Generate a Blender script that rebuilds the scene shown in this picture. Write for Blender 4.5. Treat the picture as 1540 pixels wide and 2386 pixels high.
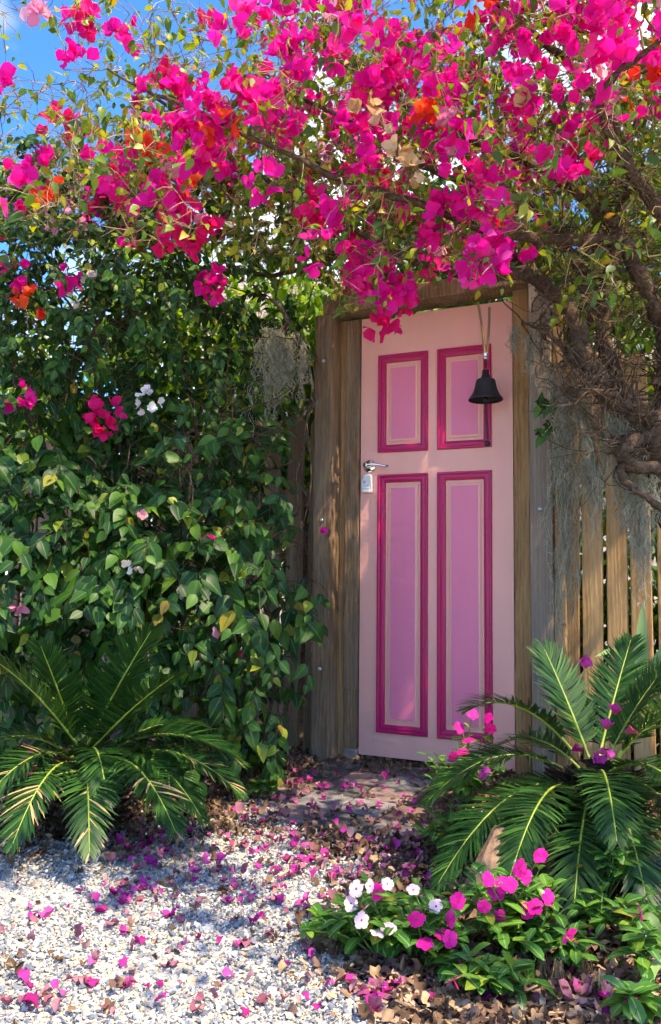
import bpy, math, random
import numpy as np
from mathutils import Matrix, Vector

# ------------------------------------------------------------------ camera, sky, sun, exposure
sc = bpy.context.scene
for o in list(bpy.data.objects):
    bpy.data.objects.remove(o)
PITCH, ROLL, ANG = 0.0753, 0.0105, 0.4219
CAM = np.array([0.0, 0.0, 0.86])
cam_d = bpy.data.cameras.new('camera')
cam_d.sensor_fit = 'VERTICAL'; cam_d.sensor_height = 36.0; cam_d.lens = 28.15
cam_d.clip_start = 0.02; cam_d.clip_end = 500
cam = bpy.data.objects.new('camera', cam_d); sc.collection.objects.link(cam)
cam.matrix_world = Matrix.Translation(CAM) @ Matrix.Rotation(math.pi/2 + PITCH, 4, 'X') @ Matrix.Rotation(ROLL, 4, 'Z')
sc.camera = cam

SUN = np.array([0.76, -0.60, 1.52]); SUN = SUN/np.linalg.norm(SUN)      # direction towards the sun
EL = math.asin(SUN[2]); AZ = math.atan2(SUN[0], SUN[1])
w = bpy.data.worlds.new('World'); sc.world = w; w.use_nodes = True
nt = w.node_tree; nt.nodes.clear()
sky = nt.nodes.new('ShaderNodeTexSky'); sky.sky_type = 'NISHITA'; sky.sun_disc = False
sky.sun_elevation = EL; sky.sun_rotation = AZ; sky.air_density = 1.0; sky.dust_density = 0.3; sky.ozone_density = 2.0
tint = nt.nodes.new('ShaderNodeMix'); tint.data_type = 'RGBA'; tint.blend_type = 'MULTIPLY'; tint.inputs[0].default_value = 1
nt.links.new(sky.outputs[0], tint.inputs[6]); tint.inputs[7].default_value = (0.16, 0.46, 0.84, 1)
tc = nt.nodes.new('ShaderNodeTexCoord'); nz = nt.nodes.new('ShaderNodeTexNoise')
nz.inputs['Scale'].default_value = 2.6; nz.inputs['Detail'].default_value = 4; nz.inputs['Roughness'].default_value = 0.62
mp = nt.nodes.new('ShaderNodeMapping'); mp.inputs['Location'].default_value = (0.35, 5.2, 2.1)
nt.links.new(tc.outputs['Generated'], mp.inputs['Vector']); nt.links.new(mp.outputs[0], nz.inputs['Vector'])
cr = nt.nodes.new('ShaderNodeValToRGB'); cr.color_ramp.elements[0].position = 0.47; cr.color_ramp.elements[1].position = 0.78
nt.links.new(nz.outputs[0], cr.inputs[0])
cm = nt.nodes.new('ShaderNodeMix'); cm.data_type = 'RGBA'
nt.links.new(cr.outputs[0], cm.inputs[0]); nt.links.new(tint.outputs[2], cm.inputs[6]); cm.inputs[7].default_value = (6.6, 6.4, 6.2, 1)
bg = nt.nodes.new('ShaderNodeBackground'); bg.inputs[1].default_value = 0.15
nt.links.new(cm.outputs[2], bg.inputs[0])
wo = nt.nodes.new('ShaderNodeOutputWorld'); nt.links.new(bg.outputs[0], wo.inputs[0])

sun_d = bpy.data.lights.new('sun', 'SUN'); sun_d.energy = 2.4; sun_d.angle = math.radians(0.5); sun_d.color = (1.0, 0.92, 0.80)
sun = bpy.data.objects.new('sun', sun_d); sc.collection.objects.link(sun)
sun.rotation_euler = Vector(SUN).to_track_quat('Z', 'Y').to_euler(); sun.location = (4, -3, 8)
vs = sc.view_settings; vs.view_transform = 'Standard'; vs.look = 'None'; vs.gamma = 1.0; vs.use_curve_mapping = False
vs.exposure = 2.0
vs.use_white_balance = True; vs.white_balance_temperature = 8200; vs.white_balance_tint = 10
sc.cycles.max_bounces = 5; sc.cycles.diffuse_bounces = 3; sc.cycles.glossy_bounces = 2; sc.cycles.transmission_bounces = 4
sc.cycles.use_denoising = True; sc.cycles.use_adaptive_sampling = True; sc.cycles.adaptive_threshold = 0.04; sc.cycles.adaptive_min_samples = 12
rng = np.random.default_rng(7); random.seed(7)

# ------------------------------------------------------------------ measuring helpers (1540 x 2385 photograph pixels)
F = 1865.3; CX, CY = 770.0, 1192.7
def ray(x, y):
    a, b = x-CX, y-CY
    c, s = math.cos(ROLL), math.sin(ROLL)
    a, b = a*c + b*s, -a*s + b*c
    u, v = a/F, -b/F
    return np.array([u, math.cos(PITCH) - v*math.sin(PITCH), math.sin(PITCH) + v*math.cos(PITCH)])
def at(x, y, Y):
    d = ray(x, y); return CAM + d*(Y/d[1])
def proj(P):
    P = np.atleast_2d(P) - CAM
    cp, sp = math.cos(PITCH), math.sin(PITCH)
    z = P[:, 1]*cp + P[:, 2]*sp; y = -P[:, 1]*sp + P[:, 2]*cp
    z = np.where(z < 0.05, 0.05, z)
    a, b = P[:, 0]/z*F, -y/z*F
    c, s = math.cos(ROLL), math.sin(ROLL)
    return np.stack([CX + a*c - b*s, CY + a*s + b*c], 1)
def hgt(x, y):                                   # lie of the land
    x = np.asarray(x, float); y = np.asarray(y, float)
    h = 0.10*np.exp(-(((x-1.0)/0.40)**2 + ((y-2.42)/0.42)**2))
    h = h + 0.07*np.exp(-(((x+0.9)/0.45)**2 + ((y-3.05)/0.35)**2))
    h = h + 0.03*np.exp(-(((x-0.75)/0.35)**2 + ((y-1.62)/0.22)**2))
    return h + 0.004*np.sin(x*7+1)*np.sin(y*8)
def gnd(x, y, z=0.0):
    d = ray(x, y); t = (z-CAM[2])/d[2]; return CAM + d*t
def gndh(x, y):
    p = gnd(x, y)
    for _ in range(6):
        p = gnd(x, y, float(hgt(p[0], p[1])))
    return p
DO = np.array([0.1399, 3.7351, 0.0328])          # lower left corner of the door
DD = np.array([math.cos(ANG), -math.sin(ANG), 0]); DN = np.array([-math.sin(ANG), -math.cos(ANG), 0])
def onp(x, y, n):                                # pixel -> local door coordinates on the plane n in front of the door
    d = ray(x, y); p0 = DO + DN*n
    t = ((p0-CAM) @ DN)/(d @ DN); P = CAM + d*t - DO
    return float(P @ DD), float(P[2])
def dw(u, v, n):
    return DO + DD*u + DN*n + np.array([0, 0, v])

# ------------------------------------------------------------------ object helpers
C = sc.collection
WL = {}
def tag(o, label=None, cat=None, group=None, kind=None):
    if label: o['label'] = label
    if cat: o['category'] = cat
    if group: o['group'] = group
    if kind: o['kind'] = kind
    return o
def thing(name, loc, label, cat, group=None, rz=0.0):
    o = bpy.data.objects.new(name, None); C.objects.link(o)
    o.location = [float(v) for v in loc]; o.rotation_euler = (0, 0, rz); o.empty_display_size = 0.05
    WL[o.name] = np.array(loc, float)
    return tag(o, label, cat, group)
def mesh_data(name, V, polys, mats, smooth=False, midx=None, attrs=None):
    """polys: one (N,k) array or a list of such"""
    me = bpy.data.meshes.new(name)
    if not isinstance(polys, list): polys = [polys]
    polys = [np.asarray(p, np.int32) for p in polys if len(p)]
    V = np.asarray(V, np.float32)
    me.vertices.add(len(V)); me.vertices.foreach_set('co', V.ravel())
    nl = sum(p.size for p in polys); nf = sum(len(p) for p in polys)
    me.loops.add(nl); me.polygons.add(nf)
    me.loops.foreach_set('vertex_index', np.concatenate([p.ravel() for p in polys]))
    tot = np.concatenate([np.full(len(p), p.shape[1], np.int32) for p in polys])
    st = np.concatenate([[0], np.cumsum(tot)[:-1]]).astype(np.int32)
    me.polygons.foreach_set('loop_start', st)
    me.polygons.foreach_set('use_smooth', np.full(nf, bool(smooth)))
    if midx is not None: me.polygons.foreach_set('material_index', np.asarray(midx, np.int32))
    for k, a in (attrs or {}).items():
        at_ = me.attributes.new(k, 'FLOAT', 'POINT'); at_.data.foreach_set('value', np.asarray(a, np.float32))
    for m in (mats if isinstance(mats, (list, tuple)) else [mats]): me.materials.append(m)
    me.update(calc_edges=True); me.validate()
    return me
def put(name, me, parent=None, base=None):
    o = bpy.data.objects.new(name, me); C.objects.link(o)
    if parent is not None:
        o.parent = parent
        WL[o.name] = WL[parent.name]
    else:
        WL[o.name] = np.zeros(3)
    return o
def mk(name, V, polys, mats, parent=None, smooth=False, local=False, **k):
    V = np.asarray(V, float)
    if parent is not None and not local: V = V - WL[parent.name]
    return put(name, mesh_data(name, V, polys, mats, smooth, **k), parent)
def inst(name, me, parent, R, P):
    """a copy of a small piece: rotation*scale matrix R, world position P"""
    o = put(name, me, parent)
    M = Matrix.Identity(4)
    L = P - (WL[parent.name] if parent is not None else 0)
    for i in range(3):
        for j in range(3): M[i][j] = float(R[i, j])
        M[i][3] = float(L[i])
    o.matrix_basis = M
    return o
def joinm(parts):
    """[(V,F)] with equal k -> V,F"""
    Vs, Fs, n = [], {}, 0
    for V, Fa in parts:
        V = np.asarray(V, float); Vs.append(V)
        for f in (Fa if isinstance(Fa, list) else [Fa]):
            f = np.asarray(f, np.int64); Fs.setdefault(f.shape[1], []).append(f+n)
        n += len(V)
    return np.concatenate(Vs), [np.concatenate(v) for v in Fs.values()]
def scatter(tV, tF, R, P):
    N, n = len(P), len(tV)
    V = np.einsum('nij,vj->nvi', R, tV) + P[:, None, :]
    Fs = (tF[None] + (np.arange(N)*n)[:, None, None]).reshape(-1, tF.shape[1])
    return V.reshape(-1, 3), Fs
def scatter_multi(templates, choice, R, P, mats, name, parent, smooth=True, kind='stuff', attr=None):
    parts = []; at_ = []
    for i, t in enumerate(templates):
        m = choice == i
        if m.any():
            parts.append(scatter(t[0], t[1], R[m], P[m]))
            if attr is not None: at_.append(np.tile(attr[i], int(m.sum())))
    V, Fl = joinm(parts)
    o = mk(name, V, Fl, mats, parent, smooth, attrs=({'across': np.concatenate(at_)} if attr is not None else None))
    if kind: o['kind'] = kind
    return o
def nrm(a): 
    a = np.asarray(a, float); return a/np.maximum(np.linalg.norm(a, axis=-1, keepdims=True), 1e-9)
def frames(ydir, zdir, scale):
    """rotation matrices with local +Y along ydir and local +Z near zdir"""
    y = nrm(ydir); x = nrm(np.cross(y, zdir)); z = np.cross(x, y)
    return np.stack([x, y, z], -1)*np.asarray(scale)[..., None, None]
def box(x0, x1, y0, y1, z0, z1, bev=0.0):
    if bev <= 0:
        V = [(x, y, z) for z in (z0, z1) for y in (y0, y1) for x in (x0, x1)]
        Fq = [(0, 2, 3, 1), (4, 5, 7, 6), (0, 1, 5, 4), (2, 6, 7, 3), (0, 4, 6, 2), (1, 3, 7, 5)]
        return np.array(V, float), np.array(Fq)
    b = bev; V = []; idx = {}
    for sz in (0, 1):
        for sy in (0, 1):
            for sx in (0, 1):
                X, Y, Z = (x0, x1)[sx], (y0, y1)[sy], (z0, z1)[sz]
                ix, iy, iz = X+b*(1-2*sx), Y+b*(1-2*sy), Z+b*(1-2*sz)
                for a, p in enumerate(((X, iy, iz), (ix, Y, iz), (ix, iy, Z))):
                    idx[sx, sy, sz, a] = len(V); V.append(p)
    Q, T = [], []
    I = lambda sx, sy, sz, a: idx[sx, sy, sz, a]
    Q += [[I(s, 0, 0, 0), I(s, 1, 0, 0), I(s, 1, 1, 0), I(s, 0, 1, 0)][::(1 if s else -1)] for s in (0, 1)]
    Q += [[I(0, s, 0, 1), I(0, s, 1, 1), I(1, s, 1, 1), I(1, s, 0, 1)][::(1 if s else -1)] for s in (0, 1)]
    Q += [[I(0, 0, s, 2), I(1, 0, s, 2), I(1, 1, s, 2), I(0, 1, s, 2)][::(1 if s else -1)] for s in (0, 1)]
    for s in (0, 1):
        for t in (0, 1):
            Q.append([I(0, s, t, 1), I(0, s, t, 2), I(1, s, t, 2), I(1, s, t, 1)])
            Q.append([I(s, 0, t, 0), I(s, 0, t, 2), I(s, 1, t, 2), I(s, 1, t, 0)])
            Q.append([I(s, t, 0, 0), I(s, t, 0, 1), I(s, t, 1, 1), I(s, t, 1, 0)])
    for sx in (0, 1):
        for sy in (0, 1):
            for sz in (0, 1):
                T.append([I(sx, sy, sz, 0), I(sx, sy, sz, 1), I(sx, sy, sz, 2)])
    return np.array(V, float), [np.array(Q), np.array(T)]
def board(name, x0, x1, y0, y1, z0, z1, m, parent, bev=0.003, rough=0.0, segs=1):
    """a plank with eased edges; rough makes its long edges wander a little"""
    if rough:
        zs = np.linspace(z0, z1, segs+1); b = bev
        prof = np.array([(x0+b, y0), (x1-b, y0), (x1, y0+b), (x1, y1-b), (x1-b, y1), (x0+b, y1), (x0, y1-b), (x0, y0+b)])
        V = []
        for z in zs:
            j = rng.normal(0, rough, (8, 2)); V.append(np.c_[prof+j, np.full(8, z)])
        V = np.concatenate(V); Q = []
        for i in range(segs):
            for k in range(8):
                Q.append([i*8+k, i*8+(k+1) % 8, (i+1)*8+(k+1) % 8, (i+1)*8+k])
        caps = [np.array([list(range(8))[::-1]]), np.array([[segs*8+k for k in range(8)]])]
        return mk(name, V, [np.array(Q)]+caps, m, parent, local=True)
    V, Fq = box(x0, x1, y0, y1, z0, z1, bev)
    return mk(name, V, Fq, m, parent, local=True)
def lathe(prof, k=24, axis='z'):
    prof = np.asarray(prof, float); a = np.linspace(0, 2*np.pi, k, endpoint=False)
    V = np.stack([prof[:, None, 0]*np.cos(a), prof[:, None, 0]*np.sin(a), np.repeat(prof[:, 1][:, None], k, 1)], -1).reshape(-1, 3)
    n = len(prof); i = np.arange(n-1)[:, None]; j = np.arange(k)[None]
    Q = np.stack([i*k+j, i*k+(j+1) % k, (i+1)*k+(j+1) % k, (i+1)*k+j], -1).reshape(-1, 4)
    if axis == 'y': V = V[:, [0, 2, 1]]*np.array([1, -1, 1])
    return V, Q
def tube(pts, rad, k=6, noise=0.0, cap=True):
    pts = np.asarray(pts, float); n = len(pts); rad = np.broadcast_to(np.asarray(rad, float), (n,))
    t = nrm(np.gradient(pts, axis=0))
    ref = np.array([0.0, 0, 1]) if abs(t[0, 2]) < 0.8 else np.array([1.0, 0, 0])
    x = np.zeros((n, 3)); cur = ref
    for i in range(n):
        cur = cur - t[i]*(cur @ t[i]); cur = cur/max(np.linalg.norm(cur), 1e-9); x[i] = cur
    y = np.cross(t, x); a = np.linspace(0, 2*np.pi, k, endpoint=False)
    r = rad[:, None]*np.ones((1, k))
    if noise: r = r*(1+noise*rng.normal(0, 1, (n, k)))
    V = pts[:, None] + x[:, None]*(np.cos(a)[None, :, None]*r[..., None]) + y[:, None]*(np.sin(a)[None, :, None]*r[..., None])
    i = np.arange(n-1)[:, None]; j = np.arange(k)[None]
    Q = np.stack([i*k+j, i*k+(j+1) % k, (i+1)*k+(j+1) % k, (i+1)*k+j], -1).reshape(-1, 4)
    V = V.reshape(-1, 3)
    return V, Q
def smooth_path(ctrl, n):
    ctrl = np.asarray(ctrl, float); m = len(ctrl)
    P = np.vstack([2*ctrl[0]-ctrl[1], ctrl, 2*ctrl[-1]-ctrl[-2]])
    out = []
    for s in np.linspace(0, m-1-1e-9, n):
        i = int(s); f = s-i; a, b, c, d = P[i], P[i+1], P[i+2], P[i+3]
        out.append(0.5*((2*b)+(-a+c)*f+(2*a-5*b+4*c-d)*f*f+(-a+3*b-3*c+d)*f**3))
    return np.array(out)
def interp1(v, n): return np.interp(np.linspace(0, 1, n), np.linspace(0, 1, len(v)), v)

# ------------------------------------------------------------------ materials
class NT:
    def __init__(s, name):
        s.m = bpy.data.materials.new(name); s.m.use_nodes = True; s.t = s.m.node_tree; s.t.nodes.clear()
        s.out = s.n('ShaderNodeOutputMaterial')
    def n(s, typ, **kw):
        nd = s.t.nodes.new(typ)
        for k, v in kw.items():
            if k.startswith('in_'): nd.inputs[k[3:].replace('_', ' ')].default_value = v
            else: setattr(nd, k, v)
        return nd
    def l(s, a, b): s.t.links.new(a, b)
    def math(s, op, a, b=None, clamp=False):
        nd = s.n('ShaderNodeMath', operation=op, use_clamp=clamp)
        for i, v in enumerate((a, b)):
            if v is None: continue
            if hasattr(v, 'links'): s.l(v, nd.inputs[i])
            else: nd.inputs[i].default_value = v
        return nd.outputs[0]
    def mix(s, f, a, b, bt='MIX'):
        nd = s.n('ShaderNodeMix', data_type='RGBA', blend_type=bt)
        for i, v in ((0, f), (6, a), (7, b)):
            if hasattr(v, 'links'): s.l(v, nd.inputs[i])
            else: nd.inputs[i].default_value = v if i == 0 else (*v[:3], 1)
        return nd.outputs[2]
    def ramp(s, f, stops, interp='LINEAR'):
        nd = s.n('ShaderNodeValToRGB'); r = nd.color_ramp; r.interpolation = interp
        while len(r.elements) < len(stops): r.elements.new(0.5)
        for e, (p, c) in zip(r.elements, stops):
            e.position = p; e.color = (*c, 1) if len(c) == 3 else c
        s.l(f, nd.inputs[0]); return nd.outputs[0]
    def noise(s, vec, scale, detail=4, rough=0.55, dist=0.0):
        nd = s.n('ShaderNodeTexNoise'); nd.inputs['Scale'].default_value = scale; nd.inputs['Detail'].default_value = detail
        nd.inputs['Roughness'].default_value = rough; nd.inputs['Distortion'].default_value = dist
        if vec is not None: s.l(vec, nd.inputs['Vector'])
        return nd.outputs[0]
    def coords(s, scale=(1, 1, 1), which='Object', rand=False):
        tcn = s.n('ShaderNodeTexCoord'); mp = s.n('ShaderNodeMapping'); s.l(tcn.outputs[which], mp.inputs['Vector'])
        mp.inputs['Scale'].default_value = scale
        if rand:
            oi = s.n('ShaderNodeObjectInfo'); cx = s.n('ShaderNodeCombineXYZ')
            v = s.math('MULTIPLY', oi.outputs['Random'], 37.0)
            s.l(v, cx.inputs[0]); s.l(v, cx.inputs[1]); s.l(v, cx.inputs[2]); s.l(cx.outputs[0], mp.inputs['Location'])
        return mp.outputs[0]
    def rand(s):
        g = s.n('ShaderNodeNewGeometry'); oi = s.n('ShaderNodeObjectInfo')
        return s.math('FRACT', s.math('ADD', g.outputs['Random Per Island'], oi.outputs['Random']))
    def bsdf(s, col, rough=0.6, spec=0.4, metal=0.0, bump=None, bstr=0.3, bdist=0.01, trans=0.0, tcol=None, coat=0.0):
        p = s.n('ShaderNodeBsdfPrincipled')
        for k, v in (('Base Color', col), ('Roughness', rough)):
            if hasattr(v, 'links'): s.l(v, p.inputs[k])
            else: p.inputs[k].default_value = (*v[:3], 1) if k == 'Base Color' else v
        p.inputs['Specular IOR Level'].default_value = spec; p.inputs['Metallic'].default_value = metal
        p.inputs['Coat Weight'].default_value = coat
        if bump is not None:
            b = s.n('ShaderNodeBump'); b.inputs['Strength'].default_value = bstr; b.inputs['Distance'].default_value = bdist
            s.l(bump, b.inputs['Height']); s.l(b.outputs[0], p.inputs['Normal'])
        sh = p.outputs[0]
        if trans:
            tn = s.n('ShaderNodeBsdfTranslucent'); c = tcol if tcol is not None else col
            if hasattr(c, 'links'): s.l(c, tn.inputs[0])
            else: tn.inputs[0].default_value = (*c[:3], 1)
            mx = s.n('ShaderNodeMixShader'); mx.inputs[0].default_value = trans
            s.l(sh, mx.inputs[1]); s.l(tn.outputs[0], mx.inputs[2]); sh = mx.outputs[0]
        s.l(sh, s.out.inputs[0]); return s.m

def leaf_mat(name, stops, trans=0.33, rough=0.42, tint=(1.5, 1.35, 0.5), rib=None, spec=0.45):
    s = NT(name); r = s.rand(); col = s.ramp(r, stops)
    if rib is not None:
        a = s.n('ShaderNodeAttribute', attribute_name='across')
        f = s.ramp(a.outputs['Fac'], [(0.0, (1, 1, 1)), (0.07, (0.8, 0.8, 0.8)), (0.16, (0, 0, 0))])
        col = s.mix(f, col, rib)
    tcol = s.mix(1.0, col, tint, 'MULTIPLY')
    return s.bsdf(col, rough, spec, trans=trans, tcol=tcol)
def petal_mat(name, stops, trans=0.48, rough=0.6, tmul=(1.25, 1.0, 1.1)):
    s = NT(name); r = s.rand(); col = s.ramp(r, stops)
    return s.bsdf(col, rough, 0.12, trans=trans, tcol=s.mix(1.0, col, tmul, 'MULTIPLY'))
def wood_mat(name, dark, mid, light, grey=0.0, rough=0.8, knots=True):
    s = NT(name)
    p = s.coords((1, 1, 0.13), rand=True)
    big = s.noise(p, 14, 3, 0.5, 0.6); fine = s.noise(p, 120, 4, 0.65)
    wv = s.n('ShaderNodeTexWave', wave_type='BANDS', bands_direction='X'); s.l(p, wv.inputs['Vector'])
    wv.inputs['Scale'].default_value = 17; wv.inputs['Distortion'].default_value = 16; wv.inputs['Detail'].default_value = 4
    wv.inputs['Detail Scale'].default_value = 0.6
    g = s.math('ADD', s.math('MULTIPLY', wv.outputs['Fac'], 0.10), s.math('ADD', s.math('MULTIPLY', big, 0.66), s.math('MULTIPLY', fine, 0.44)))
    col = s.ramp(g, [(0.30, dark), (0.55, mid), (0.80, light)])
    # weathered silver patches, grit
    wpat = s.noise(s.coords((1, 1, 0.25), rand=True), 5, 5, 0.6)
    if grey: col = s.mix(s.math('MULTIPLY', s.ramp(wpat, [(0.35, (0, 0, 0)), (0.65, (1, 1, 1))]), grey), col, (0.19, 0.165, 0.145))
    if knots:
        vo = s.n('ShaderNodeTexVoronoi', feature='F1'); s.l(s.coords((1, 1, 0.33), rand=True), vo.inputs['Vector']); vo.inputs['Scale'].default_value = 4.2
        col = s.mix(s.ramp(vo.outputs['Distance'], [(0.03, (0.9, 0.9, 0.9)), (0.085, (0, 0, 0))]), col, tuple(c*0.45 for c in dark))
    return s.bsdf(col, rough, 0.25, bump=s.math('ADD', fine, s.math('MULTIPLY', wv.outputs['Fac'], 0.25)), bstr=0.5, bdist=0.004)

M = {}
M['wood_post'] = wood_mat('weathered_post_wood', (0.045, 0.023, 0.010), (0.19, 0.108, 0.052), (0.37, 0.24, 0.125), 0.42)
M['wood_grey'] = wood_mat('grey_post_wood', (0.10, 0.068, 0.042), (0.22, 0.160, 0.110), (0.33, 0.255, 0.185), 0.6)
M['wood_shaded'] = wood_mat('shaded_fence_wood', (0.05, 0.026, 0.012), (0.15, 0.085, 0.042), (0.26, 0.165, 0.09), 0.25)  # left fence wood coloured darker to stand in for shade behind the hedge
M['wood_warm'] = wood_mat('warm_cedar_wood', (0.10, 0.045, 0.016), (0.33, 0.175, 0.068), (0.50, 0.30, 0.13), 0.15)
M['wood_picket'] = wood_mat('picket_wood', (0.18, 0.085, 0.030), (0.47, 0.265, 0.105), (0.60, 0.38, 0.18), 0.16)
def paint(name, col, rough=0.42, amp=0.10):
    s = NT(name); n1 = s.noise(s.coords((1, 1, 0.25)), 9, 5); n2 = s.noise(s.coords((6, 6, 0.6)), 60, 3)
    c = s.mix(amp*2, col, s.ramp(n1, [(0.3, (0.75, 0.75, 0.75)), (0.7, (1.12, 1.12, 1.12))]), 'MULTIPLY')
    dirt = s.ramp(s.noise(s.coords((1, 1, 1)), 3.1, 8, 0.7), [(0.62, (0, 0, 0)), (0.85, (0.16, 0.16, 0.16))])
    c = s.mix(dirt, c, (0.25, 0.17, 0.13))
    return s.bsdf(c, rough, 0.4, bump=s.math('ADD', n2, s.math('MULTIPLY', n1, 0.4)), bstr=0.12, bdist=0.003)
M['pink'] = paint('pale_pink_paint', (0.89, 0.43, 0.355))
M['rose'] = paint('rose_panel_paint', (0.83, 0.205, 0.335))
M['magenta'] = paint('deep_magenta_paint', (0.50, 0.008, 0.10), 0.3)
def simple(name, col, rough=0.5, metal=0.0, spec=0.5, nscale=40, amp=0.15, bstr=0.1, coat=0.0):
    s = NT(name); n = s.noise(s.coords(), nscale, 4)
    c = s.mix(amp, col, s.ramp(n, [(0.3, (0.5, 0.5, 0.5)), (0.7, (1.3, 1.3, 1.3))]), 'MULTIPLY')
    return s.bsdf(c, rough, spec, metal, bump=n, bstr=bstr, bdist=0.002, coat=coat)
M['chrome'] = simple('chrome', (0.80, 0.80, 0.82), 0.12, 1.0, bstr=0.02)
M['steel'] = simple('galvanised_steel', (0.55, 0.56, 0.58), 0.35, 1.0)
M['iron'] = simple('black_cast_iron', (0.016, 0.016, 0.017), 0.48, 0.0, 0.5, 90, 0.3, 0.25)
M['plastic'] = simple('white_plastic', (0.74, 0.75, 0.77), 0.35)
M['rope'] = simple('jute_rope', (0.30, 0.20, 0.115), 0.9, 0, 0.1, 260, 0.5, 0.6)
M['bark'] = None
def bark_mat(name, a, b, c):
    s = NT(name); p = s.coords((1, 1, 1)); n1 = s.noise(p, 38, 6, 0.7, 1.2); n2 = s.noise(p, 9, 4)
    col = s.ramp(n1, [(0.3, a), (0.52, b), (0.75, c)])
    col = s.mix(0.5, col, s.ramp(n2, [(0.3, (0.55, 0.55, 0.55)), (0.7, (1.2, 1.15, 1.1))]), 'MULTIPLY')
    return s.bsdf(col, 0.9, 0.15, bump=n1, bstr=1.0, bdist=0.012)
M['bark'] = bark_mat('gnarled_bark', (0.035, 0.022, 0.015), (0.115, 0.075, 0.05), (0.24, 0.17, 0.12))
M['barkgrey'] = bark_mat('grey_bark', (0.06, 0.05, 0.042), (0.15, 0.125, 0.105), (0.27, 0.235, 0.20))
s = NT('twig_bark'); r = s.rand()
M['twig'] = s.bsdf(s.ramp(r, [(0.0, (0.10, 0.06, 0.035)), (0.4, (0.24, 0.14, 0.07)), (0.75, (0.40, 0.26, 0.13)), (1.0, (0.52, 0.42, 0.26))]), 0.8, 0.2)
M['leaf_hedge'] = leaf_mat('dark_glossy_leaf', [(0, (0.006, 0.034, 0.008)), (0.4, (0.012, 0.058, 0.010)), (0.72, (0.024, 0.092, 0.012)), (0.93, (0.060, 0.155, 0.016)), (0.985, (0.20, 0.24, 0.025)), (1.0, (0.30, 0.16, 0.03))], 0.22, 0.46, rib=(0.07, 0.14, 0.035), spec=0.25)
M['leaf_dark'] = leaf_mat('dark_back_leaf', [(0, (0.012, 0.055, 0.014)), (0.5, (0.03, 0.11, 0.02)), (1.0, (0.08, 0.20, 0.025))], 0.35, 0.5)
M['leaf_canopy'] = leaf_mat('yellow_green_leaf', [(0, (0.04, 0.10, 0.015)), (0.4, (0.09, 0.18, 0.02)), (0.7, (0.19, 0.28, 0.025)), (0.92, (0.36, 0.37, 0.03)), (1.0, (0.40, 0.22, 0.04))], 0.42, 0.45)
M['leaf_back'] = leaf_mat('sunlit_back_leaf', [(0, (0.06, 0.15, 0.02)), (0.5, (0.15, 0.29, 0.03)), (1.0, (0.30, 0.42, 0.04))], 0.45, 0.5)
M['bract'] = petal_mat('magenta_bract', [(0, (0.64, 0.006, 0.26)), (0.35, (0.80, 0.012, 0.35)), (0.65, (0.87, 0.018, 0.41)), (0.85, (0.89, 0.014, 0.27)), (1.0, (0.90, 0.09, 0.48))])
M['bract_coral'] = petal_mat('coral_bract', [(0, (0.75, 0.03, 0.035)), (0.5, (0.82, 0.06, 0.04)), (1.0, (0.85, 0.17, 0.05))], tmul=(1.2, 1, 0.9))
M['bract_pale'] = petal_mat('faded_pink_bract', [(0, (0.70, 0.20, 0.40)), (0.5, (0.76, 0.36, 0.50)), (1.0, (0.78, 0.55, 0.60))])
M['bract_dry'] = petal_mat('dried_tan_bract', [(0, (0.40, 0.25, 0.12)), (0.5, (0.55, 0.38, 0.20)), (1.0, (0.60, 0.46, 0.30))], 0.3, 0.8)
M['bract_red'] = petal_mat('crimson_bract', [(0, (0.66, 0.008, 0.13)), (1.0, (0.82, 0.02, 0.20))])
M['bract_white'] = petal_mat('white_bract', [(0, (0.74, 0.72, 0.68)), (0.6, (0.82, 0.80, 0.78)), (1.0, (0.78, 0.66, 0.70))], 0.3)
M['fallen'] = petal_mat('fallen_magenta_bract', [(0, (0.28, 0.012, 0.13)), (0.3, (0.42, 0.03, 0.24)), (0.6, (0.52, 0.045, 0.30)), (0.85, (0.56, 0.12, 0.37)), (1.0, (0.28, 0.05, 0.10))], 0.25, 0.7)
M['fallen_dull'] = petal_mat('withered_purple_bract', [(0, (0.22, 0.07, 0.10)), (0.5, (0.34, 0.13, 0.19)), (1.0, (0.42, 0.25, 0.24))], 0.15, 0.8)
M['vinca_pink'] = petal_mat('hot_pink_petal', [(0, (0.80, 0.010, 0.26)), (1.0, (0.84, 0.03, 0.33))], 0.25, 0.5)
M['vinca_white'] = petal_mat('white_petal', [(0, (0.80, 0.52, 0.60)), (1.0, (0.84, 0.68, 0.70))], 0.25, 0.5)
M['vinca_eye'] = simple('crimson_eye', (0.5, 0.004, 0.05), 0.6)
M['vinca_leaf'] = leaf_mat('vinca_leaf_green', [(0, (0.025, 0.115, 0.022)), (0.5, (0.050, 0.18, 0.026)), (0.85, (0.10, 0.26, 0.030)), (0.96, (0.20, 0.32, 0.03)), (1.0, (0.34, 0.26, 0.03))], 0.25, 0.33, rib=(0.24, 0.38, 0.14))
M['stem'] = simple('green_stem', (0.16, 0.24, 0.06), 0.6)
M['cycad'] = leaf_mat('cycad_leaflet', [(0, (0.008, 0.042, 0.011)), (0.5, (0.016, 0.068, 0.015)), (0.9, (0.034, 0.105, 0.017)), (1.0, (0.07, 0.17, 0.036))], 0.14, 0.40, spec=0.28)
M['cycad_dry'] = leaf_mat('dried_cycad_leaflet', [(0, (0.42, 0.27, 0.12)), (0.6, (0.55, 0.38, 0.18)), (1.0, (0.30, 0.32, 0.06))], 0.2, 0.6, tint=(1, 1, 1))
M['rachis'] = simple('yellow_green_rachis', (0.25, 0.32, 0.04), 0.5)
M['moss'] = None
s = NT('spanish_moss'); r = s.rand()
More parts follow.
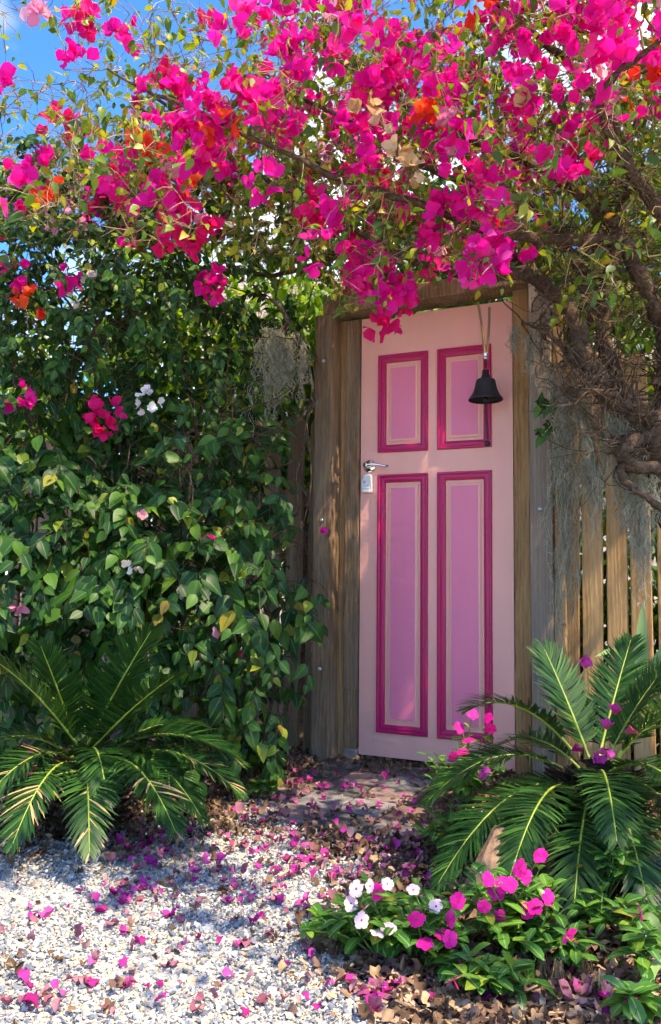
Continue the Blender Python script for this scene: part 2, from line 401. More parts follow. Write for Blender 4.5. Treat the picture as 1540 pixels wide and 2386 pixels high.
M['moss'] = s.bsdf(s.ramp(r, [(0, (0.26, 0.25, 0.17)), (0.5, (0.40, 0.385, 0.28)), (1, (0.55, 0.53, 0.42))]), 0.9, 0.1, trans=0.3)
s = NT('gravel_stone'); r = s.rand()
gc = s.ramp(r, [(0.0, (0.46, 0.455, 0.435)), (0.22, (0.38, 0.35, 0.30)), (0.34, (0.53, 0.53, 0.52)), (0.55, (0.20, 0.225, 0.27)), (0.70, (0.125, 0.145, 0.185)), (0.82, (0.31, 0.33, 0.36)), (0.93, (0.50, 0.385, 0.275)), (1.0, (0.17, 0.18, 0.20))], 'CONSTANT')
gn = s.noise(s.coords(), 160, 4)
gc = s.mix(0.5, gc, s.ramp(gn, [(0.3, (0.65, 0.65, 0.65)), (0.7, (1.15, 1.15, 1.15))]), 'MULTIPLY')
M['gravel'] = s.bsdf(gc, 0.8, 0.25, bump=gn, bstr=0.3, bdist=0.003)
s = NT('dry_leaf'); r = s.rand()
dc = s.ramp(r, [(0.0, (0.085, 0.050, 0.032)), (0.35, (0.16, 0.095, 0.058)), (0.6, (0.26, 0.165, 0.10)), (0.8, (0.19, 0.095, 0.090)), (0.93, (0.42, 0.28, 0.16)), (1.0, (0.50, 0.36, 0.22))])
M['litter'] = s.bsdf(s.mix(0.5, dc, s.ramp(s.noise(s.coords(), 70, 3), [(0.3, (0.5, 0.5, 0.5)), (0.7, (1.3, 1.3, 1.3))]), 'MULTIPLY'), 0.85, 0.2, trans=0.12)
s = NT('wood_chip'); r = s.rand()
M['chip'] = s.bsdf(s.ramp(r, [(0.0, (0.20, 0.12, 0.075)), (0.4, (0.40, 0.27, 0.17)), (0.8, (0.50, 0.33, 0.24)), (1.0, (0.55, 0.42, 0.30))]), 0.85, 0.2)
s = NT('soil'); p = s.coords(); n1 = s.noise(p, 30, 8, 0.7); n2 = s.noise(p, 2.0, 4)
M['soil'] = s.bsdf(s.mix(0.4, s.ramp(n1, [(0.3, (0.045, 0.031, 0.022)), (0.55, (0.105, 0.072, 0.05)), (0.75, (0.22, 0.17, 0.125))]), s.ramp(n2, [(0.35, (0.10, 0.075, 0.055)), (0.65, (0.17, 0.145, 0.12))])), 0.95, 0.1, bump=n1, bstr=1.0, bdist=0.02)
def paver_mat(name, col):
    s = NT(name); p = s.coords(rand=True); n1 = s.noise(p, 22, 5, 0.65); n2 = s.noise(p, 260, 3, 0.6); n3 = s.noise(p, 7, 5, 0.7)
    c = s.mix(0.6, col, s.ramp(n1, [(0.3, (0.55, 0.55, 0.55)), (0.7, (1.25, 1.25, 1.25))]), 'MULTIPLY')
    c = s.mix(0.5, c, s.ramp(n2, [(0.35, (0.5, 0.5, 0.5)), (0.65, (1.5, 1.5, 1.5))]), 'MULTIPLY')
    c = s.mix(s.ramp(n3, [(0.55, (0, 0, 0)), (0.75, (0.45, 0.45, 0.45))]), c, (0.08, 0.07, 0.06))
    return s.bsdf(c, 0.9, 0.2, bump=s.math('ADD', n2, n1), bstr=0.6, bdist=0.004)
M['pav_a'] = paver_mat('mauve_paver', (0.25, 0.175, 0.165)); M['pav_b'] = paver_mat('grey_paver', (0.215, 0.205, 0.20))
M['pav_c'] = paver_mat('brown_paver', (0.165, 0.11, 0.09)); M['pav_d'] = paver_mat('charcoal_paver', (0.105, 0.10, 0.097))
M['rock'] = bark_mat('dark_rock', (0.02, 0.022, 0.026), (0.05, 0.054, 0.06), (0.10, 0.105, 0.11))
M['driftwood'] = wood_mat('split_log_wood', (0.07, 0.036, 0.02), (0.19, 0.105, 0.058), (0.33, 0.205, 0.12), 0.25, knots=False)
M['trunk_cycad'] = bark_mat('cycad_trunk_bark', (0.012, 0.009, 0.007), (0.05, 0.034, 0.024), (0.17, 0.11, 0.065))
M['stucco'] = simple('pale_stucco', (0.60, 0.50, 0.44), 0.9, 0, 0.2, 12, 0.2, 0.3)
s = NT('roof_shingle'); r = s.rand()
M['shingle'] = s.bsdf(s.ramp(r, [(0.0, (0.22, 0.155, 0.13)), (0.5, (0.30, 0.22, 0.19)), (1.0, (0.38, 0.30, 0.26))]), 0.9, 0.2)
M['line'] = simple('teal_twine', (0.05, 0.42, 0.38), 0.7)

# ------------------------------------------------------------------ small templates
def leaf_tpl(L, W, rows=6, fold=0.25, curl=0.25, shape='ovate', tipcurl=0.0):
    """blade from the origin along +Y, face +Z; returns V, quads, across"""
    t = np.linspace(0, 1, rows)
    if shape == 'ovate': hw = np.interp(t, [0, .08, .25, .45, .7, .88, 1], [.08, .55, .95, 1.0, .68, .26, .015])
    elif shape == 'round': hw = np.interp(t, [0, .1, .3, .55, .8, .93, 1], [.10, .55, .92, 1.0, .80, .48, .10])
    elif shape == 'oblong': hw = np.interp(t, [0, .1, .35, .65, .88, .96, 1], [.10, .40, .85, 1.0, .78, .48, .10])
    else: hw = np.interp(t, [0, .12, .35, .7, 1], [.45, .85, 1, .62, .02])
    hw = hw*W/2
    y = t*L; z0 = -curl*L*t**2 + tipcurl*L*np.maximum(t-.75, 0)**2*8
    V, a = [], []
    for i in range(rows):
        V += [(-hw[i], y[i], z0[i]+fold*hw[i]), (0, y[i], z0[i]), (hw[i], y[i], z0[i]+fold*hw[i])]; a += [1, 0, 1]
    Q = []
    for i in range(rows-1):
        b = i*3; Q += [(b, b+1, b+4, b+3), (b+1, b+2, b+5, b+4)]
    return np.array(V, float), np.array(Q), np.array(a, float)
def rot(axis, ang):
    return np.array(Matrix.Rotation(ang, 3, axis))
def floret_tpl(seed, n=3, L=0.045, open_=0.6):
    """three papery bracts round a common point, opening towards +Z"""
    g = np.random.default_rng(seed); parts = []
    for k in range(n):
        V, Q, _ = leaf_tpl(L*g.uniform(.88, 1.12), L*g.uniform(.80, 1.0), 5, g.uniform(.15, .5), g.uniform(-.45, .1), 'round')
        V[:, 2] += 0.10*L*np.sin(V[:, 1]/L*7+k*2)*np.sign(V[:, 0])*(np.abs(V[:, 0]) > 1e-6)
        V = V + g.normal(0, L*0.035, V.shape)
        V = V @ rot('X', open_*g.uniform(.7, 1.3)).T @ rot('Z', k*2*math.pi/n + g.uniform(-.3, .3)).T
        parts.append((V, Q))
    V, Fl = joinm(parts); return V, Fl[0]
FLO = [floret_tpl(i, 3, 0.046, o) for i, o in enumerate((0.35, 0.6, 0.85, 0.5, 1.05, 0.25))]
def crumple_tpl(seed, n, L):
    g = np.random.default_rng(seed); parts = []
    for k in range(n):
        V, Q, _ = leaf_tpl(L, L*0.85, 6, g.uniform(.1, .7), g.uniform(-.5, .35), 'round')
        V[:, 2] += 0.16*L*np.sin(V[:, 1]/L*g.uniform(5, 9)+g.uniform(0, 6)) + 0.14*L*np.sin(V[:, 0]/L*9+g.uniform(0, 6))
        V += g.normal(0, L*.04, V.shape)
        V[:, 1] -= L*.3
        V = V @ rot('X', g.uniform(-.3, .5)).T @ rot('Z', g.uniform(0, 6.28)).T
        V[:, 2] -= np.percentile(V[:, 2], 12); parts.append((V, Q))
    V, Fl = joinm(parts); return V, Fl[0]
def stones(seed):
    g = np.random.default_rng(seed)
    V = np.array([(0, 0, 1), (1, 0, .25), (.25, .95, .15), (-.85, .6, .3), (-.8, -.6, .2), (.35, -.95, .3), (.1, .1, -1)], float)
    V = V + g.normal(0, .16, V.shape)
    T = [(0, 1, 2), (0, 2, 3), (0, 3, 4), (0, 4, 5), (0, 5, 1), (6, 2, 1), (6, 3, 2), (6, 4, 3), (6, 5, 4), (6, 1, 5)]
    return V*np.array([1, .78, .55]), np.array(T)
def rand_rot(n):
    q = rng.normal(0, 1, (n, 4)); q /= np.linalg.norm(q, axis=1)[:, None]
    a, b, c, d = q.T
    return np.stack([np.stack([1-2*(c*c+d*d), 2*(b*c-a*d), 2*(b*d+a*c)], -1), np.stack([2*(b*c+a*d), 1-2*(b*b+d*d), 2*(c*d-a*b)], -1), np.stack([2*(b*d-a*c), 2*(c*d+a*b), 1-2*(b*b+c*c)], -1)], 1)
def flat_rot(n, tilt=0.3):
    z = nrm(np.c_[rng.normal(0, tilt, (n, 2)), np.ones(n)]); a = rng.uniform(0, 2*np.pi, n)
    y = np.c_[np.cos(a), np.sin(a), np.zeros(n)]
    return frames(y - z*np.sum(y*z, 1)[:, None], z, np.ones(n))

# ------------------------------------------------------------------ ground
gx = np.unique(np.r_[np.linspace(-40, -3, 12), np.linspace(-3, 3, 90), np.linspace(3, 40, 12)])
gy = np.unique(np.r_[np.linspace(-30, 0.5, 10), np.linspace(0.5, 5, 80), np.linspace(5, 60, 14)])
X, Y = np.meshgrid(gx, gy); V = np.stack([X, Y, hgt(X, Y)-0.004], -1).reshape(-1, 3)
nx, ny = len(gx), len(gy); i, j = np.meshgrid(np.arange(nx-1), np.arange(ny-1))
b = (j*nx+i).ravel(); Q = np.stack([b, b+1, b+nx+1, b+nx], -1)
g = mk('ground', V, Q, M['soil'], smooth=True); tag(g, kind='structure')

s = NT('yard_gravel'); p = s.coords(); vo = s.n('ShaderNodeTexVoronoi'); s.l(p, vo.inputs['Vector']); vo.inputs['Scale'].default_value = 85
yc = s.mix(0.75, s.ramp(s.noise(p, 1.3, 5), [(0.3, (0.40, 0.38, 0.34)), (0.7, (0.50, 0.48, 0.44))]), vo.outputs['Color'], 'MULTIPLY')
yc = s.mix(0.6, yc, (0.58, 0.54, 0.47)); M['yard'] = s.bsdf(yc, 0.9, 0.2, bump=vo.outputs['Distance'], bstr=0.8, bdist=0.006)
# how the surface is shared between gravel and leaf litter (in photograph pixels of the ground)
def litter_share(P):
    p = proj(np.c_[P[:, 0], P[:, 1], np.zeros(len(P))]); x, y = p.T
    back = np.interp(x, [-500, 0, 250, 450, 620, 760, 900, 1040, 2400], [2010, 1985, 1950, 1950, 1930, 1990, 2030, 2130, 2150])
    a = 1/(1+np.exp((y-back-12*np.sin(x/37))/20))
    edge = np.interp(y, [1900, 2000, 2100, 2180, 2260, 2385, 2600], [960, 900, 790, 740, 800, 890, 960])
    c = 1/(1+np.exp(-(x-edge-15*np.sin(y/23))/38))
    return np.clip(np.maximum(a, c), 0, 1)

yp = [(-14, -14), (14, -14), (14, 1.30)] + [tuple(gnd(x, y)[:2]) for x, y in ((1000, 2480), (900, 2390), (800, 2270), (770, 2180), (830, 2080), (760, 1990), (620, 1935), (440, 1955), (250, 1960), (0, 1990))] + [(-2.6, 2.4), (-14, 2.4)]
yg = mk('gravel_yard', np.array([(x, y, .0025) for x, y in yp], float), np.array([list(range(len(yp)))]), M['yard']); tag(yg, kind='structure')

# ------------------------------------------------------------------ path of pavers before the door
path = thing('path', (0.3, 2.9, 0), None, None); tag(path, kind='structure')
s_ = 1/1.0481
def z7(x, y): return (600+x/2.9615)*s_, (1780+y/2.9615)*s_
pa = -0.47
ex, ey = np.array([math.cos(pa), math.sin(pa)]), np.array([-math.sin(pa), math.cos(pa)])
c0 = np.array([.15, 3.40]); cn = [c0+ex*a_*.186-ey*b_*.188 for a_, b_ in ((-1.45, -1.45), (2.5, -1.45), (2.45, 3.45), (-1.45, 3.45))]
mk('joint_fill', np.array([(p[0], p[1], .0085) for p in cn]), np.array([(3, 2, 1, 0)]), M['soil'], path)
PV = {(-1, -1): 'd', (0, -1): 'c', (1, -1): 'd', (0, 0): 'a', (1, 0): 'b', (2, 0): 'c', (0, 1): 'd', (1, 1): 'a', (2, 1): 'c', (-1, 1): 'c', (-1, 2): 'a', (0, 2): 'b', (1, 2): 'b', (2, 2): 'c', (-1, 3): 'a', (0, 3): 'a', (1, 3): 'd', (2, 3): 'b', (3, 1): 'c', (-1, 0): 'd'}
for (a_, b_), m in PV.items():
    P = np.array([.15, 3.40]) + ex*a_*.186 - ey*b_*.188 + rng.normal(0, .003, 2); W = .174
    V, Fq = box(-W/2, W/2, -W/2, W/2, -0.05, 0.0, 0.004)
    V = V + rng.normal(0, .0008, V.shape)
    o = put('paver', mesh_data('paver', V, Fq, M['pav_'+m]), path)
    o.location = (float(P[0]-.3), float(P[1]-2.9), .0135+rng.uniform(-.002, .002))
    o.rotation_euler = (rng.normal(0, .007), rng.normal(0, .007), pa+rng.normal(0, .02))

# ------------------------------------------------------------------ door
door = thing('door', DO, 'tall pale pink panelled door with magenta mouldings and lever handle', 'door', rz=-ANG); door['kind'] = 'thing'
W_, H_ = 0.7115, 2.03
UB = [0, 0.0873, 0.3293, 0.3731, 0.6188, W_]; VB = [0, 0.1078, 1.2806, 1.3834, 1.8432, H_]
TH = 0.036
def quad_xz(x0, x1, z0, z1, y): return np.array([(x0, y, z0), (x1, y, z0), (x1, y, z1), (x0, y, z1)], float)
# joined slab without inner faces: only keep front, back and outer rim
parts2 = []
for ci in range(5):
    for ri in range(5):
        if ci in (1, 3) and ri in (1, 3): continue
        parts2.append((quad_xz(UB[ci], UB[ci+1], VB[ri], VB[ri+1], 0), np.array([(0, 1, 2, 3)])))
        parts2.append((quad_xz(UB[ci], UB[ci+1], VB[ri], VB[ri+1], TH), np.array([(3, 2, 1, 0)])))
rim = np.array([(0, 0, 0), (W_, 0, 0), (W_, 0, H_), (0, 0, H_), (0, TH, 0), (W_, TH, 0), (W_, TH, H_), (0, TH, H_)], float)
parts2.append((rim, np.array([(0, 4, 5, 1), (1, 5, 6, 2), (2, 6, 7, 3), (3, 7, 4, 0)])))
V, Fl = joinm(parts2)
mk('door_leaf', V, Fl, M['pink'], door, local=True)
def rings(u0, u1, v0, v1, prof, fill=False):
    V, Q = [], []
    for (d, n) in prof:
        V += [(u0+d, -n, v0+d), (u1-d, -n, v0+d), (u1-d, -n, v1-d), (u0+d, -n, v1-d)]
    for i in range(len(prof)-1):
        for k in range(4):
            Q.append((i*4+k, i*4+(k+1) % 4, (i+1)*4+(k+1) % 4, (i+1)*4+k))
    if fill:
        b = (len(prof)-1)*4; Q.append((b, b+1, b+2, b+3))
    return np.array(V, float), np.array(Q)
PM = [(0.0, -0.001), (0.0, 0.009), (0.003, 0.0125), (0.008, 0.0130), (0.011, 0.0105), (0.013, 0.0100), (0.014, 0.0075), (0.021, 0.0085), (0.026, 0.0080), (0.028, 0.0045), (0.033, 0.003), (0.036, 0.0), (0.0365, -0.010)]
PB = [(0.0365, -0.010), (0.048, -0.010), (0.0485, -0.006), (0.051, -0.0055), (0.0525, -0.0075), (0.0535, -0.004), (0.062, -0.0025)]
PF = [(0.062, -0.0025), (0.063, -0.0012), (0.066, -0.001)]
for (c0, c1) in ((1, 2), (3, 4)):
    for (r0, r1) in ((1, 2), (3, 4)):
        q = (UB[c0], UB[c1], VB[r0], VB[r1])
        V, Q = rings(*q, PF, True); pn = mk('panel', V, Q, M['rose'], door, local=True)
        V, Q = rings(*q, PM); mk('moulding', V, Q, M['magenta'], pn, local=True)
        V, Q = rings(*q, PB); mk('bevel_border', V, Q, M['pink'], pn, local=True)
# lever handle and lock box
hu, hv = onp(902.5*s_, 1138.6*s_, 0.003)
V, Q = lathe([(0.0, 0.012), (0.012, 0.012), (0.026, 0.0085), (0.031, 0.004), (0.0325, -0.001)], 28, 'y')
V += (hu, 0, hv); rose = mk('rosette', V, Q, M['chrome'], door, smooth=True, local=True)
V1 = tube([(hu, -0.008, hv), (hu, -0.03, hv), (hu-.001, -0.052, hv)], [0.011, 0.010, 0.0115], 14)
V2 = lathe([(0.0, 0.010), (0.009, 0.010), (0.0118, 0.006), (0.0118, -0.004), (0.0, -0.004)], 18, 'y'); V2[0][:] += (hu-.001, -0.052, hv)
V3 = tube(smooth_path([(hu, -0.050, hv), (hu+.03, -0.050, hv+.003), (hu+.065, -0.044, hv-.001), (hu+.095, -0.040, hv-.008), (hu+.105, -0.043, hv-.006)], 14), interp1([0.010, 0.008, 0.006, .0045, .003], 14), 10)
V, Fl = joinm([V1, V2, V3]); mk('lever', V, Fl, M['chrome'], door, smooth=True, local=True)
V2 = lathe([(0.0, 0.003), (0.005, 0.003), (0.0055, 0)], 14, 'y'); V2[0][:] += (hu-.001, -0.062, hv); mk('keyhole', V2[0], V2[1], M['iron'], door, local=True)
bu0, bv0 = onp(888*s_, 1204*s_, 0.0); bu1, bv1 = onp(909*s_, 1160*s_, 0.0)
bu1 = bu0+0.046; d0, d1 = 0.002, 0.030
prof = [(bu0+.004, bv0), (bu1-.002, bv0-.001), (bu1, bv0+.004), (bu1, bv1), (bu0+.014, bv1), (bu0, bv1-.028), (bu0, bv0+.018)]
n = len(prof)
V = [(u, -d0, v) for u, v in prof]+[(u, -d1, v) for u, v in prof]; cu, cv = np.mean([p[0] for p in prof]), np.mean([p[1] for p in prof])
V += [(cu+(u-cu)*.86, -d1-.005, cv+(v-cv)*.9) for u, v in prof]
Q = [(k, (k+1) % n, n+(k+1) % n, n+k) for k in range(n)]+[(n+k, n+(k+1) % n, 2*n+(k+1) % n, 2*n+k) for k in range(n)]
lb = mk('lock_box', V, [np.array(Q), np.array([[2*n+k for k in range(n)]])], M['plastic'], door, local=True)
V, Q = lathe([(0.0, 0.004), (0.0055, 0.004), (0.0068, 0.002), (0.0072, -0.001)], 16, 'y'); V += (cu-.004, -d1-.004, cv+.012); mk('button', V, Q, M['steel'], lb, smooth=True, local=True)
V, Fq = box(bu0+.001, bu1-.001, -d1-.0062, -d1+.004, bv0+.0175, bv0+.0185); mk('seam', V, Fq, M['steel'], lb, local=True)

# ------------------------------------------------------------------ door frame
fr = thing('door_frame', dw(0, -0.0328, 0), 'weathered wooden door frame with two posts and a beam around the pink door', 'door frame', rz=-ANG)
B0 = -0.02
board('post', -0.194, -0.1062, -0.107, -0.006, B0, 2.07, M['wood_post'], fr, 0.004, 0.0011, 26)
board('post', 0.800, 0.889, -0.107, -0.006, B0, 2.10, M['wood_grey'], fr, 0.004, 0.0011, 26)
board('backing_board', -0.186, -0.1075, -0.004, 0.085, B0, 2.06, M['wood_warm'], fr, 0.003)
board('stop_strip', -0.1055, -0.0762, 0.0, 0.085, B0, 2.065, M['wood_warm'], fr, 0.002, 0.0006, 16)
board('jamb', -0.0755, -0.0052, -0.014, 0.06, 0.327, 2.06, M['wood_post'], fr, 0.003, 0.0013, 30)
board('jamb', -0.0735, -0.0072, -0.010, 0.06, 0.06, 0.3255, M['wood_post'], fr, 0.003, 0.0008, 6)
V, Fq = box(-0.076, -0.004, -0.012, 0.06, B0, 0.058, 0.006); mk('concrete_foot', V, Fq, M['pav_b'], fr, local=True)
board('jamb', 0.717, 0.784, -0.014, 0.06, B0, 2.10, M['wood_warm'], fr, 0.003, 0.0009, 26)
board('side_board', 0.893, 0.935, -0.075, -0.035, B0, 1.98, M['wood_warm'], fr, 0.003, 0.0009, 22)
# lintel: beam sloping with its ends on the posts
V, Fq = box(-0.16, 0.83, -0.098, 0.055, 2.0725, 2.148, 0.004)
V[:, 2] += np.where(V[:, 0] < 0.3, 0.0, 0.030) + rng.normal(0, .001, len(V)); mk('lintel', V, Fq, M['wood_post'], fr, local=True)
for (u, v) in ((-0.150, 1.85), (-0.150, 0.42), (0.846, 1.84), (0.842, 1.13), (-0.15, 1.1)):
    V, Q = lathe([(0, .005), (.006, .0042), (.009, .0015), (.0095, -.003)], 12, 'y'); V += (u, -.107, v)
    mk('bolt', V, Q, M['steel'], fr, smooth=True, local=True)

# ------------------------------------------------------------------ picket fences
def picket_mesh(w, t, h, m, seed):
    g = np.random.default_rng(seed); b = 0.004
    prof = np.array([(-w/2+b, 0), (w/2-b, 0), (w/2, b), (w/2, t), (-w/2, t), (-w/2, b)])
    zs = [0, h*.25, h*.5, h*.75, h-.035, h]; V = []
    for i, z in enumerate(zs):
        p = prof+g.normal(0, .0009, prof.shape)
        if i == 5: p = p*np.array([.55, 1])
        V.append(np.c_[p, np.full(6, z)])
    V = np.concatenate(V); Q = [(i*6+k, i*6+(k+1) % 6, (i+1)*6+(k+1) % 6, (i+1)*6+k) for i in range(5) for k in range(6)]
    return mesh_data('picket', V, [np.array(Q), np.array([[30+k for k in range(6)]])], m)
fR = thing('picket_fence', dw(0.94, -0.0328, -0.03), 'brown picket fence section running on from the grey gatepost', 'fence', 'picket fence', rz=-ANG)
pm = [picket_mesh(0.082, 0.02, 1.80, M['wood_picket'], k) for k in range(3)]
us = [onp(x*s_, 1333, 0.0)[0] for x in (1382, 1441, 1504, 1566.5, 1629, 1692)]
us += [us[-1]+0.115*k for k in range(1, 9)]
for k, u in enumerate(us):
    o = put('picket', pm[k % 3], fR); o.location = (u-0.94, 0.0+rng.normal(0, .002), 0.0+rng.uniform(-.02, .02)); o.rotation_euler = (0, rng.normal(0, .006), rng.normal(0, .02))
for z in (0.30, 1.27):
    board('rail', -0.03, 1.7, 0.022, 0.062, z, z+0.089, M['wood_picket'], fR, .003)
fL = thing('picket_fence', dw(-0.2, -0.0328, -0.03), 'shade-darkened brown picket fence half hidden behind the green vine hedge', 'fence', 'picket fence', rz=-ANG)
pl = [picket_mesh(0.085, 0.02, 1.62, M['wood_shaded'], 10+k) for k in range(3)]
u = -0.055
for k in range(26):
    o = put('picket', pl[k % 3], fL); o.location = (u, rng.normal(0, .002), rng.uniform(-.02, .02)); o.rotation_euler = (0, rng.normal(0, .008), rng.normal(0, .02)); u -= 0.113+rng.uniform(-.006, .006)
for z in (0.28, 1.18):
    board('rail', u, -0.01, 0.022, 0.062, z, z+0.089, M['wood_shaded'], fL, .003)

# ------------------------------------------------------------------ bell on its rope
bx, bz = onp(1131.5, 933, 0.135); Bw = dw(bx, bz, 0.135)
bell = thing('bell', Bw, 'black iron bell with chain pull hanging on a rope before the pink door', 'bell')
prof = [(0.066, 0.006), (0.0715, 0.0), (0.0735, 0.003), (0.070, 0.010), (0.058, 0.026), (0.049, 0.046), (0.044, 0.066), (0.041, 0.084), (0.036, 0.091), (0.022, 0.094), (0.019, 0.097), (0.0185, 0.104), (0.0155, 0.108), (0.0145, 0.130), (0.0, 0.131)]
inner = [(0.0, 0.080), (0.030, 0.078), (0.036, 0.066), (0.041, 0.046), (0.050, 0.026), (0.060, 0.012), (0.066, 0.006)]
V, Q = lathe(inner+prof, 40); V[:, :] += Bw; body = mk('bell_body', V, Q, M['iron'], bell, smooth=True)
V, Q = lathe([(0.0, -0.006), (0.010, -0.002), (0.012, 0.006), (0.008, 0.014), (0.003, 0.02), (0.003, 0.08)], 16); V += Bw; mk('clapper', V, Q, M['iron'], bell, smooth=True)
def link(c, r, a, vert=True, th=0.0017):
    t = np.linspace(0, 2*np.pi, 13)
    p = np.stack([r*np.cos(t)*math.cos(a), r*np.cos(t)*math.sin(a), r*1.35*np.sin(t)], -1)+c
    return tube(p, th, 5)
zs = np.arange(-0.012, -0.165, -0.0098)
V, Fl = joinm([link(Bw+np.array([0.0005*k, 0, z]), 0.0052, 0.4+(k % 2)*1.57) for k, z in enumerate(zs)]); mk('chain', V, Fl, M['iron'], bell, smooth=True)
a = np.linspace(-np.pi/2, np.pi/2, 9); V, Q = lathe(np.c_[0.0138*np.cos(a), 0.0138*np.sin(a)], 18); V += Bw+np.array([0.006, 0, -0.184]); mk('pull_ball', V, Q, M['iron'], bell, smooth=True)
V, Fl = joinm([link(Bw+np.array([0, 0, z]), 0.0055, 0.4+k*1.57) for k, z in enumerate((.139, .150, .161, .172))]); mk('hanger_links', V, Fl, M['iron'], bell, smooth=True)
zf = 0.182
V, Q = lathe([(0.004, zf-.004), (0.012, zf-.004), (0.012, zf+.002), (0.0108, zf+.004), (0.0108, zf+.016), (0.0125, zf+.018), (0.0125, zf+.023), (0.009, zf+.024)], 18); V += Bw; mk('ferrule', V, Q, M['chrome'], bell, smooth=True)
def rope(a, b, r=0.0052):
    a, b = np.asarray(a, float), np.asarray(b, float); n = 90; t = np.linspace(0, 1, n)
    L = np.linalg.norm(b-a); c = a+(b-a)*t[:, None]; c[:, 0] += 0.004*np.sin(t*3.1)
    parts = []
    for k in range(3):
        ph = t*L/0.022*2*np.pi + k*2.094
        parts.append(tube(c+np.stack([np.cos(ph), np.sin(ph), 0*ph], -1)*r*.55, r*.62, 6))
    return parts
top = Bw+np.array([0, 0, zf+.02])
ra = rope(top+np.array([-.004, 0, 0]), top+np.array([-0.026, 0.03, 0.235])); rb = rope(top+np.array([.004, 0, 0]), top+np.array([0.024, 0.035, 0.215]))
V, Fl = joinm(ra+rb); mk('rope', V, Fl, M['rope'], bell, smooth=True)

# ------------------------------------------------------------------ gravel
def in_front(P):
    return P
area = (-1.75, 1.15, 1.35, 3.15); N = 165000
P = np.c_[rng.uniform(area[0], area[1], N), rng.uniform(area[2], area[3], N)]
pp = proj(np.c_[P, np.zeros(N)])
keep = (pp[:, 0] > -120) & (pp[:, 0] < 1250) & (pp[:, 1] < 2560) & (rng.uniform(0, 1, N) > litter_share(P)*0.93)
P = P[keep]; N = len(P)
st = [stones(k) for k in range(8)]
sz = np.clip(rng.lognormal(math.log(0.0043), 0.38, N), 0.003, 0.016)
R = flat_rot(N, 0.55)*sz[:, None, None]
Z = hgt(P[:, 0], P[:, 1]) + rng.uniform(-.002, .010, N)*0.9
o = scatter_multi(st, rng.integers(0, 8, N), R, np.c_[P, Z], M['gravel'], 'gravel', None, smooth=False)
tag(o, 'pale grey and cream gravel spread over the ground', 'gravel', kind='stuff')
# gravel bed sheet below the stones

# ------------------------------------------------------------------ leaf litter
LT = [leaf_tpl(0.045, 0.028, 5, f, c, 'ovate')[:2] for f, c in ((.6, .5), (-.5, .3), (.9, -.6), (.2, .8), (1.2, .2))]
LT += [crumple_tpl(40+k, 1, 0.036) for k in range(9)]
N = 34000
P = np.c_[rng.uniform(-2.0, 1.5, N), rng.uniform(1.35, 4.0, N)]
ls = litter_share(P); pp = proj(np.c_[P, np.zeros(N)])
pq_ = P-np.array([.13, 3.13]); onpath = np.exp(-((pq_@ex/.36)**6 + (pq_@ey/.46)**6))
keep = (rng.uniform(0, 1, N) < ls*(1-.99*onpath)+0.022*(1-.9*onpath)) & (pp[:, 0] > -150) & (pp[:, 0] < 1700) & (pp[:, 1] < 2500)
P = P[keep]; N = len(P)
R = flat_rot(N, 0.6)*rng.uniform(.28, .82, N)[:, None, None]
Z = hgt(P[:, 0], P[:, 1]) + rng.uniform(.004, .022, N)
o = scatter_multi(LT, rng.integers(0, len(LT), N), R, np.c_[P, Z], M['litter'], 'leaf_litter', None)
tag(o, 'brown dry leaf litter along the bed edges', 'leaf litter', kind='stuff')
N = 2600
P = np.c_[rng.uniform(-0.1, 1.1, N), rng.uniform(1.45, 2.0, N)]
keep = rng.uniform(0, 1, N) < litter_share(P)
P = P[keep]; N = len(P)
cb = box(-.5, .5, -.5, .5, -.5, .5); chips = [(cb[0]*np.array(d)+np.random.default_rng(k).normal(0, .0016, (8, 3)), cb[1]) for k, d in enumerate([(.010, .034, .003), (.014, .022, .004), (.006, .045, .003), (.02, .028, .003)])]
R = flat_rot(N, 0.25)*rng.uniform(.5, 1.1, N)[:, None, None]
o = scatter_multi(chips, rng.integers(0, 4, N), R, np.c_[P, hgt(P[:, 0], P[:, 1])+rng.uniform(.004, .014, N)], M['chip'], 'wood_chips', None, smooth=False)
tag(o, 'tan wood chips strewn between the small pink flowers', 'wood chips', kind='stuff')

# ------------------------------------------------------------------ fallen bracts, one by one
FB = [mesh_data('fallen_bract', *crumple_tpl(60+k, n_, L), M['fallen'], True) for k, (n_, L) in enumerate([(1, .046), (1, .042), (2, .042), (3, .040), (1, .05), (2, .046)])]
FBd = [mesh_data('fallen_bract', *crumple_tpl(80+k, n_, L), M['fallen_dull'], True) for k, (n_, L) in enumerate([(1, .046), (2, .042), (3, .042)])]
spots = []
def add_spots(n, x0, x1, y0, y1): 
    for _ in range(n): spots.append((random.uniform(x0, x1), random.uniform(y0, y1)))
add_spots(24, 600, 740, 1810, 1880); add_spots(10, 560, 700, 1740, 1815); add_spots(22, 740, 1010, 1800, 1900)
add_spots(40, 560, 1040, 1890, 1990); add_spots(34, 640, 980, 1975, 2060); add_spots(16, 20, 480, 1915, 1985)
add_spots(34, 250, 760, 1985, 2120); add_spots(17, 40, 760, 2110, 2290); add_spots(8, 20, 700, 2280, 2375)
add_spots(14, 820, 1010, 2290, 2375); add_spots(20, 1120, 1530, 2230, 2370); add_spots(12, 1250, 1530, 2130, 2250)
zone = lambda x, y: ('on the brick path' if 690 < x < 1030 and 1790 < y < 1945 else
                     'on dry leaves under the hedge' if y < 1985 and x < 690 else
                     'on the leaf mulch among pink flowers' if x > 800 and y > 2200 else
                     'on the leaf litter before the path' if y < 2075 else 'on the pale gravel')
